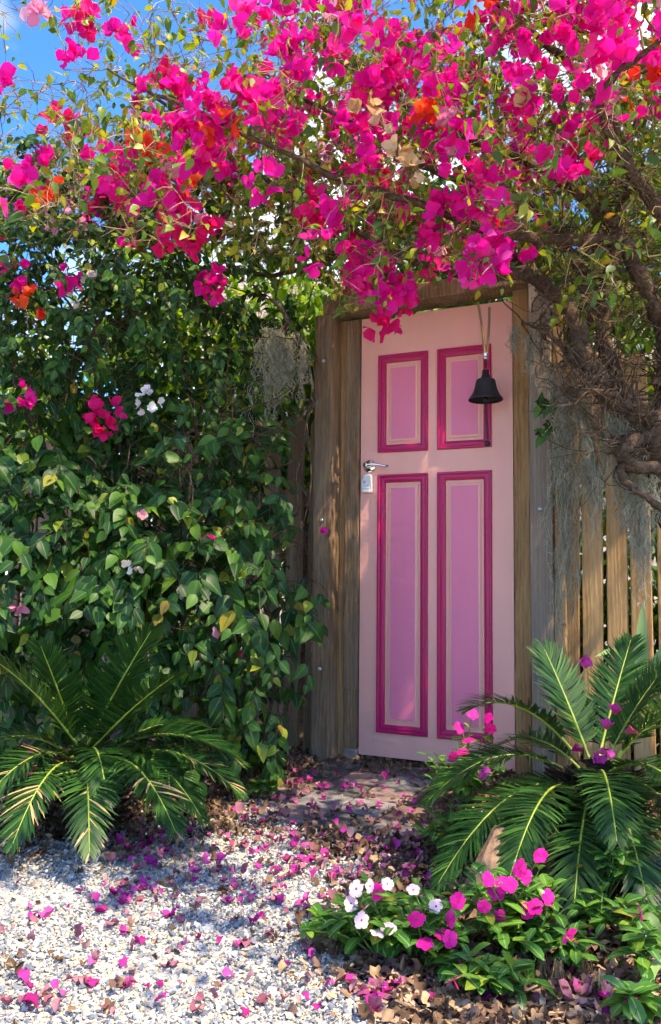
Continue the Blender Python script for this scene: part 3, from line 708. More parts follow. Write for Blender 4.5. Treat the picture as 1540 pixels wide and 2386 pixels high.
for (x, y) in spots:
    P = gndh(x, y); dull = random.random() < 0.36
    P[2] += 0.022 if 'path' in zone(x, y) else 0.011
    k = random.uniform(.5, .82)
    me = random.choice(FBd if dull else FB)
    o = inst('fallen_bract', me, None, flat_rot(1, .18)[0]*k, P)
    z = zone(x, y); n_ = FBd.index(me) if dull else FB.index(me)
    many = (n_ if dull else (0, 0, 1, 2, 0, 1)[n_])
    shape = ('single', 'double', 'three-part')[many]
    tag(o, ('withered mauve ' if dull else 'bright magenta ')+shape+' papery bract fallen '+z, 'fallen bract', 'bracts fallen '+z)

sm = []
for (n_, x0, x1, y0, y1) in ((75, 580, 1040, 1800, 1975), (150, 300, 1000, 1960, 2110), (90, 0, 780, 2060, 2380), (70, 830, 1540, 2180, 2380), (50, 0, 560, 1900, 1990)):
    for _ in range(n_): sm.append(gndh(random.uniform(x0, x1), random.uniform(y0, y1)) + np.array([0, 0, .014]))
sm = np.array(sm); CT = [crumple_tpl(120+k, 1, .036) for k in range(6)]
h_ = rng.uniform(0, 1, len(sm)) < .38
o = scatter_multi(CT, rng.integers(0, 6, int(h_.sum())), flat_rot(int(h_.sum()), .3)*rng.uniform(.35, .75, int(h_.sum()))[:, None, None], sm[h_], M['fallen'], 'fallen_bract_fragments', None)
tag(o, 'small scattered scraps of magenta bract over gravel and path', 'fallen bracts', kind='stuff')
h_ = ~h_
o = scatter_multi(CT, rng.integers(0, 6, int(h_.sum())), flat_rot(int(h_.sum()), .3)*rng.uniform(.35, .8, int(h_.sum()))[:, None, None], sm[h_], M['fallen_dull'], 'withered_bract_fragments', None)
tag(o, 'small scattered scraps of faded brownish mauve bract', 'fallen bracts', kind='stuff')

# ------------------------------------------------------------------ cycads
def frond(root, base, tip, lift, width, npairs, side_up=None, dry=0.0, roll=0.0, seed=0):
    g = np.random.default_rng(seed)
    base, tip = np.asarray(base, float), np.asarray(tip, float)
    mid = (base+tip)/2 + np.array([0, 0, lift])
    t = np.linspace(0, 1, 24)[:, None]
    P = (1-t)**2*base + 2*t*(1-t)*mid + t**2*tip
    L = np.linalg.norm(np.diff(P, axis=0), axis=1).sum()
    V, Q = tube(P, interp1([.0052, .0042, .0028, .0012], 24), 6)
    fo = mk('frond', V, Q, M['rachis'], root, smooth=True)
    T = nrm(np.gradient(P, axis=0))
    width = width*1.22
    up = np.array([0, 0, 1.0]) if side_up is None else np.asarray(side_up, float)
    parts = {0: [], 1: []}
    npairs = int(npairs*1.55)
    for i in range(npairs):
        f = 0.10 + 0.90*(i+0.5)/npairs
        k = f*23; i0 = min(int(k), 22); w_ = k-i0
        p = P[i0]*(1-w_)+P[i0+1]*w_; tt = nrm(T[i0]*(1-w_)+T[i0+1]*w_)
        s = nrm(np.cross(tt, up)); n = np.cross(s, tt)
        if roll: s, n = s*math.cos(roll)+n*math.sin(roll), n*math.cos(roll)-s*math.sin(roll)
        ln = width*np.interp(f, [.08, .2, .5, .8, .95, 1], [.45, .85, 1, .78, .46, .28])
        th = np.interp(f, [.1, .6, 1], [1.25, 1.0, .45])
        for sg in (-1, 1):
            if g.uniform() < .035: continue
            a = th+g.normal(0, .085); vv = 0.32+g.normal(0, .10)
            d = nrm(tt*math.cos(a)+s*sg*math.sin(a)*math.cos(vv)+n*math.sin(vv)*math.sin(a))
            l = ln*g.uniform(.84, 1.06)*(.55 if g.uniform() < .03 else 1); wd = 0.0036
            tq = np.array([0, .35, .7, 1.0]); c = p+d*(tq*l)[:, None]-n*(0.16*l*tq**2)[:, None]+tt*(0.10*l*tq**2)[:, None]
            bw = np.cross(d, n); hw = np.array([.55, 1, .85, .05])*wd
            Vq = np.concatenate([c-bw*hw[:, None], c+bw*hw[:, None]])
            Vq = np.stack([c-bw*hw[:, None], c+bw*hw[:, None]], 1).reshape(-1, 3)
            Qq = np.array([(0, 1, 3, 2), (2, 3, 5, 4), (4, 5, 7, 6)])
            parts[1 if g.uniform() < dry*.35*(1.6 if f > .6 else .7) else 0].append((Vq, Qq))
    for k, nm in ((0, 'leaflets'), (1, 'dry_leaflets')):
        if parts[k]:
            V, Fl = joinm(parts[k]); o = mk(nm, V, Fl, M['cycad' if k == 0 else 'cycad_dry'], fo, smooth=True); o['kind'] = 'stuff'
    return fo
def cycad(base, crown, fr_, label, trunk_h, seed):
    r = thing('sago_palm', base, label, 'sago palm', 'sago palms beside the door')
    pts = [base+np.array([0, 0, -.05]), base*.5+crown*.5, crown+np.array([0, 0, .01])]
    V, Q = tube(smooth_path(pts, 14), interp1([.085, .095, .07], 14), 16, .10); mk('trunk', V, Q, M['trunk_cycad'], r)
    g = np.random.default_rng(seed); sp = []
    for k in range(150):
        a = g.uniform(0, 6.28); h = g.uniform(0, 1); p = base*(1-h)+crown*h; d = np.array([math.cos(a), math.sin(a), .55]); q = p+d*[.08, .08, 0]
        sp.append(tube([q, q+d*.035, q+d*.07], [.009, .006, .002], 5))
    V, Fl = joinm(sp); o = mk('leaf_bases', V, Fl, M['trunk_cycad'], r); o['kind'] = 'stuff'
    for k, f in enumerate(fr_):
        (bx_, by_, bY), (tx, ty, tY), lift, wd, n_, dry = f
        frond(r, at(bx_, by_, bY), at(tx, ty, tY), lift, wd, n_, dry=dry, seed=seed*100+k)
    return r
cR = at(1385, 1795, 2.42)
RF = [((1372, 1765, 2.45), (1268, 1512, 2.62), .02, .105, 62, 0), ((1330, 1745, 2.45), (1090, 1652, 2.36), .13, .095, 66, 0),
      ((1310, 1790, 2.42), (1000, 1862, 2.30), .15, .10, 70, 0), ((1305, 1830, 2.40), (1020, 2060, 2.12), .16, .105, 70, 0),
      ((1330, 1840, 2.38), (1188, 2045, 2.02), .17, .10, 64, 0), ((1378, 1850, 2.36), (1335, 2140, 1.98), .14, .10, 66, 0),
      ((1395, 1800, 2.36), (1437, 1960, 2.02), .12, .09, 54, 0), ((1410, 1850, 2.36), (1512, 2125, 1.98), .16, .10, 66, 0),
      ((1420, 1800, 2.38), (1640, 1905, 2.10), .14, .10, 64, 0), ((1415, 1770, 2.45), (1575, 1530, 2.45), .05, .11, 66, 0),
      ((1395, 1765, 2.48), (1470, 1490, 2.70), .02, .10, 62, 0), ((1430, 1780, 2.42), (1640, 1660, 2.35), .10, .10, 62, 0),
      ((1400, 1765, 2.52), (1395, 1640, 2.95), .10, .09, 50, 0), ((1350, 1790, 2.46), (1120, 1770, 2.75), .16, .09, 56, 0), ((1350, 1840, 2.42), (1130, 1935, 2.4), .13, .09, 60, 0.05),
      ((1440, 1760, 2.5), (1690, 1560, 2.7), .08, .10, 60, 0), ((1430, 1820, 2.4), (1660, 2040, 2.1), .16, .10, 60, 0)]
bR = np.array([cR[0]+.03, cR[1]+.03, float(hgt(cR[0], cR[1]))-.02])
cycad(bR, cR, RF, 'dark green sago palm spreading its fronds before the door, on the right', .3, 3)
cL = at(195, 1765, 2.65)
LF = [((190, 1750, 2.66), (-25, 1530, 2.45), .06, .12, 66, 0), ((180, 1740, 2.70), (95, 1505, 2.52), .02, .11, 60, 0),
      ((200, 1745, 2.68), (352, 1470, 2.50), .03, .125, 66, 0), ((215, 1745, 2.66), (405, 1575, 2.45), .03, .12, 62, 0),
      ((225, 1765, 2.64), (560, 1775, 2.60), .16, .11, 72, 0.02), ((200, 1770, 2.62), (250, 1868, 2.35), .17, .09, 52, 0.02),
      ((185, 1785, 2.60), (30, 1965, 2.25), .17, .10, 60, .22), ((195, 1785, 2.60), (208, 1985, 2.22), .17, .095, 62, .18),
      ((225, 1785, 2.60), (408, 1935, 2.30), .18, .105, 66, .12), ((230, 1790, 2.62), (560, 1850, 2.46), .18, .10, 66, .12),
      ((170, 1765, 2.64), (-90, 1780, 2.50), .15, .11, 60, .05), ((230, 1770, 2.70), (470, 1690, 2.85), .10, .10, 60, 0), ((215, 1780, 2.62), (470, 1905, 2.42), .20, .10, 66, .06), ((180, 1775, 2.63), (-60, 1900, 2.30), .17, .10, 60, .2)]
bL = np.array([cL[0], cL[1]+.02, float(hgt(cL[0], cL[1]))-.02])
cycad(bL, cL, LF, 'sago palm with browning lower fronds under the vine hedge, on the left', .2, 5)

for (x, y, lb) in [(1425, 1655, 'caught high on the palm frond beside the fence'), (1405, 1690, 'caught in the middle of the palm crown'), (1392, 1775, 'lying in the heart of the palm crown'), (1465, 1708, 'resting on the upper right palm frond'), (1370, 1550, 'stuck at the palm frond tip below the moss'), (1125, 1807, 'resting on the long palm frond before the door'), (1340, 1750, 'lodged at the base of the palm fronds'), (1400, 1760, 'lodged in the palm crown beside two others')]:
    o = inst('fallen_bract', random.choice(FB), None, np.array(Matrix.Rotation(random.uniform(0, 6), 3, 'Z'))@rot('X', .7)*.95, at(x, y, 2.30 if x > 1300 else 2.26))
    tag(o, 'magenta bract '+lb, 'fallen bract', 'bracts caught on the palm')

# ------------------------------------------------------------------ vincas
VL, VQ, VA = leaf_tpl(0.052, 0.026, 7, .22, .35, 'oblong')
vleaf = [mesh_data('leaf', *leaf_tpl(0.052, 0.026, 7, f_, c_, 'oblong')[:2], M['vinca_leaf'], True, attrs={'across': VA}) for f_, c_ in ((.25, .3), (.15, .5), (.4, .15))]
pV, pQ, _ = leaf_tpl(0.0195, 0.0172, 8, .16, .16, 'oblong')
pV[:, 0] *= np.interp(pV[:, 1]/.0195, [0, .3, .6, .8, 1], [.7, .75, 1.02, 1.1, .9])
pV[-3, 1] -= .0012; pV[-1, 1] -= .0002
pet = {c: mesh_data('petal', pV, pQ, M['vinca_'+c], True) for c in ('pink', 'white')}
eV, eQ = lathe([(0, .0012), (.0022, .0012), (.0032, 0.0), (.0016, -.004), (.0012, -.02)], 10)
eye = mesh_data('flower', eV, eQ, M['vinca_eye'], True)
def vinca(px, py, label, heads, nst, spread, height, seed, base=None):
    """heads: (x, y, Y, colour) flowers measured in the photograph"""
    g = np.random.default_rng(seed)
    B = gndh(px, py) if base is None else base
    r = thing('vinca_plant', B, label, 'flower plant', 'vinca plants')
    tips = [at(x, y, Y-.07) for (x, y, Y, c) in heads]
    ends = [(t, True) for t in tips]
    for k in range(nst):
        a = g.uniform(0, 6.28); q = spread*math.sqrt(g.uniform(.05, 1))
        ends.append((B+np.array([q*math.cos(a), q*math.sin(a)*.8, height*g.uniform(.55, 1)*(1-.35*(q/spread)**2)]), False))
    for k, (e, fl) in enumerate(ends):
        m = B*.55+e*.45+np.array([g.normal(0, .012), g.normal(0, .012), .025]); p0 = B+np.array([g.normal(0, .012), g.normal(0, .012), -.005])
        S = smooth_path([p0, m, e], 9)
        V, Q = tube(S, interp1([.0026, .002, .0012], 9), 5); mk('stem', V, Q, M['stem'], r, smooth=True)
        npair = 4 if fl else 5
        top = e - (np.array([0, 0, .012]) if fl else 0)
        for i in range(npair):
            f = 0.38+0.60*i/(npair-1) if not fl else .35+.5*i/(npair-1)
            p = np.array([np.interp(f*8, range(9), S[:, c]) for c in range(3)])
            a0 = g.uniform(0, 6.28) if i == 0 else a0+1.57+g.normal(0, .25)
            for sg in (0, math.pi):
                a = a0+sg+g.normal(0, .2); el = g.normal(.25, .25) if i < npair-1 else g.normal(.65, .2)
                y = np.array([math.cos(a)*math.cos(el), math.sin(a)*math.cos(el), math.sin(el)])
                z = nrm(np.array([0, 0, 1.0])-y*y[2]+g.normal(0, .12, 3))
                k_ = g.uniform(.75, 1.12)*(1 if i < npair-1 else .72)
                inst('leaf', vleaf[int(g.integers(0, 3))], r, frames(y, z, k_), p)
    for (x, y, Y, c), t in zip(heads, tips):
        nz_ = nrm(nrm(CAM-t)*.8+np.array([0, 0, .55])+g.normal(0, .5, 3)); a0 = g.uniform(0, 6.28)
        u_ = nrm(np.cross(nz_, [0.3, .1, 1])); v_ = np.cross(nz_, u_)
        fl = inst('flower', eye, r, np.stack([u_, v_, nz_], -1)*g.uniform(.85, 1.15)*(.88 if c == 'white' else 1), t)
        for i in range(5):
            a = a0+i*1.2566; d = np.array([math.cos(a), math.sin(a), .12])
            o = bpy.data.objects.new('petal', pet[c]); C.objects.link(o); o.parent = fl; WL[o.name] = WL[fl.name]
            Rm = frames(d, np.array([0, 0, 1.0]), g.uniform(.9, 1.1)); Mx = Matrix.Identity(4)
            for ii in range(3):
                for jj in range(3): Mx[ii][jj] = float(Rm[ii, jj])
            o.matrix_basis = Mx
    return r
def r8(x, y): return (807+x/1.908)*s_, (1875+y/1.908)*s_
def r6(x, y): return (807+x/1.908)*s_, (1250+y/1.908)*s_
def hd(lst, Y, c, f=r8): return [(*f(x, y), Y+rng.uniform(-.04, .04), c) for x, y in lst]
vinca(885, 2232, 'vinca clump with white flowers at the edge of the gravel', hd([(157, 655), (145, 710), (215, 770), (270, 745), (183, 550), (265, 540), (120, 563), (95, 632)], 1.82, 'white')+hd([(220, 575)], 1.86, 'pink'), 15, .17, .15, 1)
vinca(985, 2235, 'vinca clump with mixed pale and hot pink flowers beside the white one', hd([(385, 568), (492, 645)], 1.84, 'white')+hd([(402, 705), (595, 622), (515, 772), (555, 797), (560, 705), (440, 820), (612, 905)], 1.80, 'pink'), 15, .16, .16, 2)
vinca(1190, 2230, 'large vinca clump full of hot pink flowers before the split log', hd([(735, 520), (805, 545), (835, 540), (770, 580), (715, 645), (790, 695), (880, 465), (980, 410), (910, 510), (915, 665), (955, 645), (1015, 605)], 1.86, 'pink'), 20, .17, .22, 3)
vinca(812, 2215, 'low flowerless vinca sprawling onto the gravel, first in the row', [], 10, .09, .09, 4)
vinca(1105, 2315, 'small vinca with one pink flower at the front of the clump', hd([(575, 985)], 1.66, 'pink'), 7, .08, .09, 5)
vinca(1175, 2340, 'flowerless vinca seedling with long narrow leaves in the mulch', [], 5, .06, .08, 6)
vinca(1325, 2270, 'vinca with one pink flower among dried brown stems', hd([(1115, 780)], 1.74, 'pink'), 5, .07, .12, 7)
vinca(1400, 2190, 'bushy flowerless vinca below the palm fronds', [], 5, .06, .12, 8)
vinca(1405, 2085, 'tall leafy vinca growing up between two palm fronds', [], 11, .07, .24, 9, base=gndh(1405, 2110))
vinca(1490, 2215, 'tall vinca with one tiny flower at the right picture edge', hd([(1445, 682)], 1.86, 'pink'), 5, .055, .16, 10)
vinca(1495, 2300, 'leafy vinca without flowers near the picture corner', [], 4, .055, .12, 11)
vinca(1475, 2400, 'vinca with one pale magenta flower in the bottom corner', hd([(1400, 1095)], 1.58, 'pink'), 5, .06, .08, 12)
vinca(1085, 1880, 'vinca with pink flowers against the foot of the door', hd([(745, 1010), (640, 1065), (600, 1005), (572, 1140), (615, 1122), (660, 940), (735, 960)], 2.72, 'pink', r6), 20, .17, .30, 13)
vinca(1045, 2010, 'glossy flowerless vinca beside the brick path under the palm', [], 13, .10, .22, 14)
vinca(605, 1862, 'small bushy vinca seedling growing by the brick path', [], 6, .06, .10, 15)
vinca(1225, 1990, 'dark leafy vinca in the shade under the palm fronds', [], 12, .12, .16, 16)
vinca(30, 1790, 'fresh green vinca behind the browning palm fronds', [], 10, .10, .14, 17)
# dried brown tufts
TN = ['near the bottom edge, first of the row', 'beside the first withered tuft, towards the corner', 'between the second and the last row of vincas', 'just below the dark purple bracts', 'behind the others, next to the flowering vinca', 'lowest of all, close to the picture corner']
for k, (x, y) in enumerate([(1200, 2290), (1262, 2285), (1300, 2300), (1360, 2275), (1330, 2250), (1395, 2330)]):
    B = gndh(x, y); r = thing('dried_seedling', B, 'withered brown tuft drooping in the mulch '+TN[k], 'dead plant', 'withered tufts in the mulch')
    ps = []
    for i in range(26):
        a = rng.uniform(0, 6.28); q = rng.uniform(.005, .022); h = rng.uniform(.03, .06)
        ps.append(tube(smooth_path([B, B+[q*.4*math.cos(a), q*.4*math.sin(a), h], B+[q*math.cos(a), q*math.sin(a), h*rng.uniform(.2, .6)]], 6), [.0008, .001, .0012, .0012, .001, .0006], 4))
    V, Fl = joinm(ps); o = mk('dry_stems', V, Fl, M['bract_dry'], r); o['kind'] = 'stuff'

# ------------------------------------------------------------------ logs and rocks
def log(name, a, b, ra, rb, label, m, seed, noise=.05):
    g = np.random.default_rng(seed); n = 16; k = 14
    P = smooth_path([a, (np.asarray(a)+b)/2+g.normal(0, .006, 3), b], n); lump = 1+0.16*np.sin(np.linspace(0, 2*np.pi, k, endpoint=False)*3+seed)+g.normal(0, noise, k)
    V, Q = tube(P, interp1([ra, ra*1.05, rb], n), k); V = V.reshape(n, k, 3); V = P[:, None]+(V-P[:, None])*lump[None, :, None]*(1+g.normal(0, .025, (n, k, 1)))
    V = V.reshape(-1, 3); o = mk(name, V, [Q, np.array([[(n-1)*k+i for i in range(k)]]), np.array([[i for i in range(k)][::-1]])], m, smooth=False)
    return tag(o, label, 'log')
log('split_log', gndh(1090, 2165)+[.02, .02, -.03], at(1168, 1930, 2.14), .060, .022, 'split tan log leaning under the palm behind pink flowers', M['driftwood'], 2)
log('log', gndh(1265, 2090)+[0, .1, -.02], at(1262, 1880, 2.3), .05, .048, 'upright weathered round log standing under the palm fronds', M['driftwood'], 4)
log('log', at(1150, 2075, 2.02), at(1280, 2050, 2.12), .022, .02, 'short branch lying across behind the flowers', M['driftwood'], 6)
def rock(c, r_, label, seed):
    g = np.random.default_rng(seed); a = np.linspace(-np.pi/2, np.pi/2, 9)
    V, Q = lathe(np.c_[np.cos(a), np.sin(a)], 14); V = V*np.array(r_)*(1+0.10*np.sin(V[:, [0]]*4+seed)+0.08*np.sin(V[:, [1]]*5+V[:, [2]]*3))+c
    tag(mk('rock', V, Q, M['rock'], smooth=True), label, 'rock', 'dark rocks in the bed')
rock(gndh(1530, 2110)+[0.02, .05, .03], (.11, .09, .07), 'smooth dark rock behind the palm frond tip at the picture edge', 1)
rock(gndh(1395, 2085)+[0, .12, .02], (.09, .08, .06), 'dark rock half hidden between two hanging palm fronds', 2)
rock(gndh(175, 1905)+[0, .05, .02], (.09, .07, .06), 'dark rock under the browning palm fronds', 3)

# ------------------------------------------------------------------ strap-leaved plants
def straps(base, leaves, name, label, m, w_):
    r = thing(name, base, label, 'plant')
    for (t, lift, wd) in leaves:
        P = smooth_path([base, (base+t)/2+np.array([0, 0, lift]), t], 9)
        T = nrm(np.gradient(P, axis=0)); side = nrm(np.cross(T, nrm(CAM-P)+np.array([0, 0, .3])))
        hw = interp1([.35, .9, 1, .7, .02], 9)*wd/2
        nn = np.cross(side, T)
        V = np.stack([P-side*hw[:, None]+nn*hw[:, None]*.3, P, P+side*hw[:, None]+nn*hw[:, None]*.3], 1).reshape(-1, 3)
        Q = []
        for i in range(8): Q += [(i*3, i*3+1, i*3+4, i*3+3), (i*3+1, i*3+2, i*3+5, i*3+4)]
        mk('leaf', V, np.array(Q), m, r, smooth=True)
    return r
sb = at(1492, 1640, 2.85)
straps(sb, [(at(1497, 1398, 2.85), 0, .045), (at(1385, 1530, 2.7), .09, .025), (at(1440, 1475, 2.9), .04, .03), (at(1560, 1490, 2.8), .02, .04), (at(1400, 1640, 2.7), .05, .03), (at(1590, 1600, 2.75), .08, .04), (at(1445, 1570, 2.8), .03, .03)], 'strap_leaf_plant', 'glossy strap-leaved plant rising behind the palm against the fence', M['vinca_leaf'], .03)
b2 = gndh(560, 1765)
straps(b2, [(at(668, 1775, 3.0), .07, .022), (at(645, 1790, 2.95), .05, .016), (at(590, 1720, 3.1), .04, .02)], 'strap_leaf_plant', 'two arching strap leaves at the foot of the vine hedge', M['vinca_leaf'], .02)
b3 = gndh(1560, 2260)
straps(b3, [(at(1500, 2330, 1.62), .04, .02), (at(1490, 2140, 1.8), .05, .02), (at(1545, 2120, 1.75), .02, .02)], 'strap_leaf_plant', 'strap-leaved shoots at the right picture edge near the corner', M['vinca_leaf'], .02)

# ------------------------------------------------------------------ leafy hedge of vine on the fence
hroot = thing('bougainvillea_hedge', at(330, 1750, 3.35)*np.array([1, 1, 0]), 'green bougainvillea hedge smothering the picket fence left of the door', 'vine')
HL = [leaf_tpl(0.072, 0.046, 6, f_, c_, 'ovate', .05) for f_, c_ in ((.25, .18), (.4, .3), (.12, .1), (.3, .45))]
lumps = [  # x, y, Y, rx, ry, rz, leaves
 (110, 1290, 2.98, .34, .22, .30, 620), (300, 1330, 2.98, .30, .22, .28, 520), (470, 1360, 3.02, .26, .22, .30, 520), (610, 1240, 3.22, .20, .16, .28, 330),
 (640, 1420, 3.22, .15, .13, .26, 240), (610, 1590, 3.15, .13, .12, .17, 150), (470, 1560, 3.05, .13, .12, .18, 150), (50, 1440, 2.98, .20, .16, .14, 200), (230, 1440, 2.98, .16, .14, .10, 130),
 (425, 1640, 2.95, .05, .05, .07, 14), (180, 1510, 2.86, .13, .08, .07, 45), (690, 1320, 3.35, .06, .08, .35, 70), (728, 1420, 3.36, .03, .03, .10, 9), (560, 1130, 3.2, .18, .12, .08, 110), (390, 1170, 3.1, .18, .15, .12, 130),
 (90, 1090, 3.1, .22, .2, .16, 160), (30, 930, 3.1, .20, .2, .20, 170), (170, 800, 3.15, .32, .22, .30, 380), (390, 720, 3.25, .30, .22, .26, 360), (60, 640, 3.1, .25, .2, .22, 200), (270, 600, 3.2, .28, .2, .18, 260),
 (530, 700, 3.45, .26, .18, .22, 150), (500, 870, 3.4, .22, .14, .16, 90), (640, 790, 3.6, .16, .12, .25, 60), (330, 960, 3.35, .3, .15, .14, 100), (600, 1010, 3.5, .16, .1, .12, 45), (200, 450, 3.3, .3, .2, .2, 150), (470, 560, 3.4, .3, .2, .16, 140), (690, 650, 3.6, .2, .15, .12, 60),
 (30, 540, 3.4, .32, .16, .25, 260), (40, 760, 3.5, .3, .12, .3, 240), (20, 420, 3.5, .3, .15, .16, 110), (330, 900, 3.6, .45, .1, .2, 260), (100, 560, 3.6, .4, .2, .3, 260), (330, 760, 3.62, .45, .2, .35, 420), (80, 850, 3.5, .4, .2, .35, 320), (560, 800, 3.7, .35, .12, .3, 180), (250, 1000, 3.5, .5, .12, .16, 240), (560, 1010, 3.62, .25, .08, .14, 90),
 (150, 1620, 3.45, .45, .15, .22, 420), (480, 1680, 3.5, .3, .1, .16, 200), (330, 1200, 3.4, .6, .1, .4, 420), (620, 470, 3.5, .4, .3, .2, 190), (900, 560, 3.55, .4, .2, .16, 150), (330, 420, 3.4, .3, .2, .15, 90)]
LP, LT_, LF_, LS, tw = [], [], [], [], []
for (x, y, Yd, rx, ry, rz, n) in lumps:
    dens = 1.05 if y > 1100 else 1.3
    if 880 < y < 1100: dens = 2.0
    if x > 560 and y > 1080: dens = .5
    c = at(x, y, Yd); rr = np.array([rx, ry, rz])
    for _ in range(max(2, int(n*dens/9))):
        d = nrm(rng.normal(0, 1, 3)+np.array([0, -.5, .2])); nrm_ = nrm(d/rr)
        p = c+d*rr*rng.uniform(.35, .92); dr = nrm(nrm_*.8+np.array([0, 0, .35])+rng.normal(0, .45, 3))
        big = rng.uniform(.7, 1.25)*float(np.interp(proj(p)[0, 1], [0, 900, 1120, 1250], [.74, .78, 1.08, 1.15])); m = int(rng.integers(6, 13)); pts = [p]
        sv = nrm(np.cross(dr, np.array([0, 0, 1.0])+rng.normal(0, .2, 3)))
        for i in range(m):
            dr = nrm(dr+np.array([0, -.03, -.20])+rng.normal(0, .12, 3)); p = p+dr*.027*big; pts.append(p)
            sg = 1 if i % 2 else -1
            LP.append(p+sv*sg*.006); LT_.append(nrm(sv*sg*rng.uniform(.35, .9)+dr*.45+np.array([0, -.1, -.45])+rng.normal(0, .22, 3)))
            LF_.append(nrm(nrm_*.45+np.array([.2, -.45, .75])+rng.normal(0, .34, 3))); LS.append(big*rng.uniform(.72, 1.1)*np.interp(i/m, [0, .5, 1], [.85, 1.05, .5]))
        tw.append(tube(np.array(pts), np.linspace(.002, .0009, len(pts)), 3))
LP, tipd, face, scl = map(np.array, (LP, LT_, LF_, LS))
pq = proj(LP); kp = pq[:, 0] < 712+25*np.sin(pq[:, 1]/60)-np.where(pq[:, 1] > 1150, 0, 12); kp |= (pq[:, 0] < 752) & (np.abs(pq[:, 1]-1425) < 55)
LP, tipd, face, scl = LP[kp], tipd[kp], face[kp], scl[kp]; n = len(LP)
LR = frames(tipd, face, scl); CHO = rng.integers(0, 4, n)
pp = proj(LP); vis = (pp[:, 0] > 0) & (pp[:, 0] < 1540)
score = np.where(vis, scl/np.linalg.norm(LP-CAM, axis=1), 0); idx = np.argsort(-score); sel = idx[:300]; rest = idx[300:]
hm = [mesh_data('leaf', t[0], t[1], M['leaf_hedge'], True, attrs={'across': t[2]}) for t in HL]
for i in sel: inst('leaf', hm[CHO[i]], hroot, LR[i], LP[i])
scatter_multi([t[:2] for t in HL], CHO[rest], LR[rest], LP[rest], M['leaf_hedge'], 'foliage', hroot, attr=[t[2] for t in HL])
# woody stems of the hedge
hb = []
for (x0, y0, Y0, x1, y1, Y1, x2, y2, Y2, r0) in [(420, 1740, 3.45, 330, 1200, 3.35, 205, 800, 3.3, .018), (560, 1740, 3.5, 500, 1150, 3.45, 400, 700, 3.4, .016), (380, 1740, 3.4, 150, 1250, 3.25, 60, 780, 3.2, .014),
     (205, 810, 3.2, 180, 740, 3.2, 140, 690, 3.15, .009), (205, 810, 3.2, 240, 730, 3.2, 262, 690, 3.2, .009), (700, 1180, 3.45, 640, 1300, 3.4, 600, 1420, 3.35, .006), (690, 1100, 3.4, 720, 960, 3.45, 735, 930, 3.45, .007), (500, 930, 3.35, 560, 1000, 3.3, 590, 1010, 3.3, .006),
     (640, 700, 3.45, 700, 830, 3.42, 740, 960, 3.42, .012), (430, 1000, 3.3, 420, 1100, 3.2, 380, 1180, 3.1, .005), (610, 1740, 3.4, 640, 1500, 3.3, 560, 1290, 3.2, .008)]:
    P = smooth_path([at(x0, y0, Y0), at(x1, y1, Y1)+rng.normal(0, .02, 3), at(x2, y2, Y2)], 22); P += np.cumsum(rng.normal(0, .003, P.shape), 0)
    V, Q = tube(P, interp1([r0, r0*.7, r0*.35], 22), 7, .08); mk('branch', V, Q, M['barkgrey'] if r0 == .012 else M['bark'], hroot, smooth=True); hb.append(P)
hb = np.concatenate(hb)
for i in rng.choice(n, 500, replace=False):
    p = LP[i]; q = p + np.array([rng.normal(0, .06), rng.uniform(.0, .12), rng.normal(.05, .07)]); m_ = (p+q)/2+rng.normal(0, .015, 3)
    tw.append(tube([q, m_, p], [.0022, .0017, .0010], 4))
for _ in range(240):
    a_ = hb[rng.integers(len(hb))]; e_ = a_+np.array([rng.normal(0, .16), rng.uniform(-.25, .08), rng.normal(-.02, .16)])
    if proj(e_)[0, 0] > 735: continue
    tw.append(tube(smooth_path([a_, (a_+e_)/2+rng.normal(0, .035, 3), e_], 7), interp1([.0035, .0015], 7), 4))
V, Fl = joinm(tw); o = mk('twigs', V, Fl, M['bark'], hroot, smooth=True); o['kind'] = 'stuff'

# ------------------------------------------------------------------ flower clusters as parts
FM = {}
def fmesh(key):
    if key not in FM: FM[key] = [mesh_data('flower', v, q, M[key], True) for v, q in FLO]
    return FM[key]
def face_dirs(P, k=.5):
    nn = len(P); return nrm(nrm(CAM-P)*.55 + np.array([0.15, -.1, .45]) + rng.normal(0, k, (nn, 3)))
def cluster(root, x, y, Yd, rad, nfl, key, size=1.0, label=None):
    c = at(x, y, Yd); first = True
    for k in range(nfl):
        p = c + nrm(rng.normal(0, 1, 3))*rad*np.array([1, .8, 1])*rng.uniform(.2, 1)**.6
        z = nrm(nrm(p-c)*.8+nrm(CAM-p)*.6+np.array([0, 0, .1])); y_ = nrm(np.cross(z, rng.normal(0, 1, 3)))
        o = inst('flower', fmesh(key)[int(rng.integers(0, 6))], root, frames(y_, z, size*rng.uniform(.8, 1.1)), p)
        if label: o['label'] = label
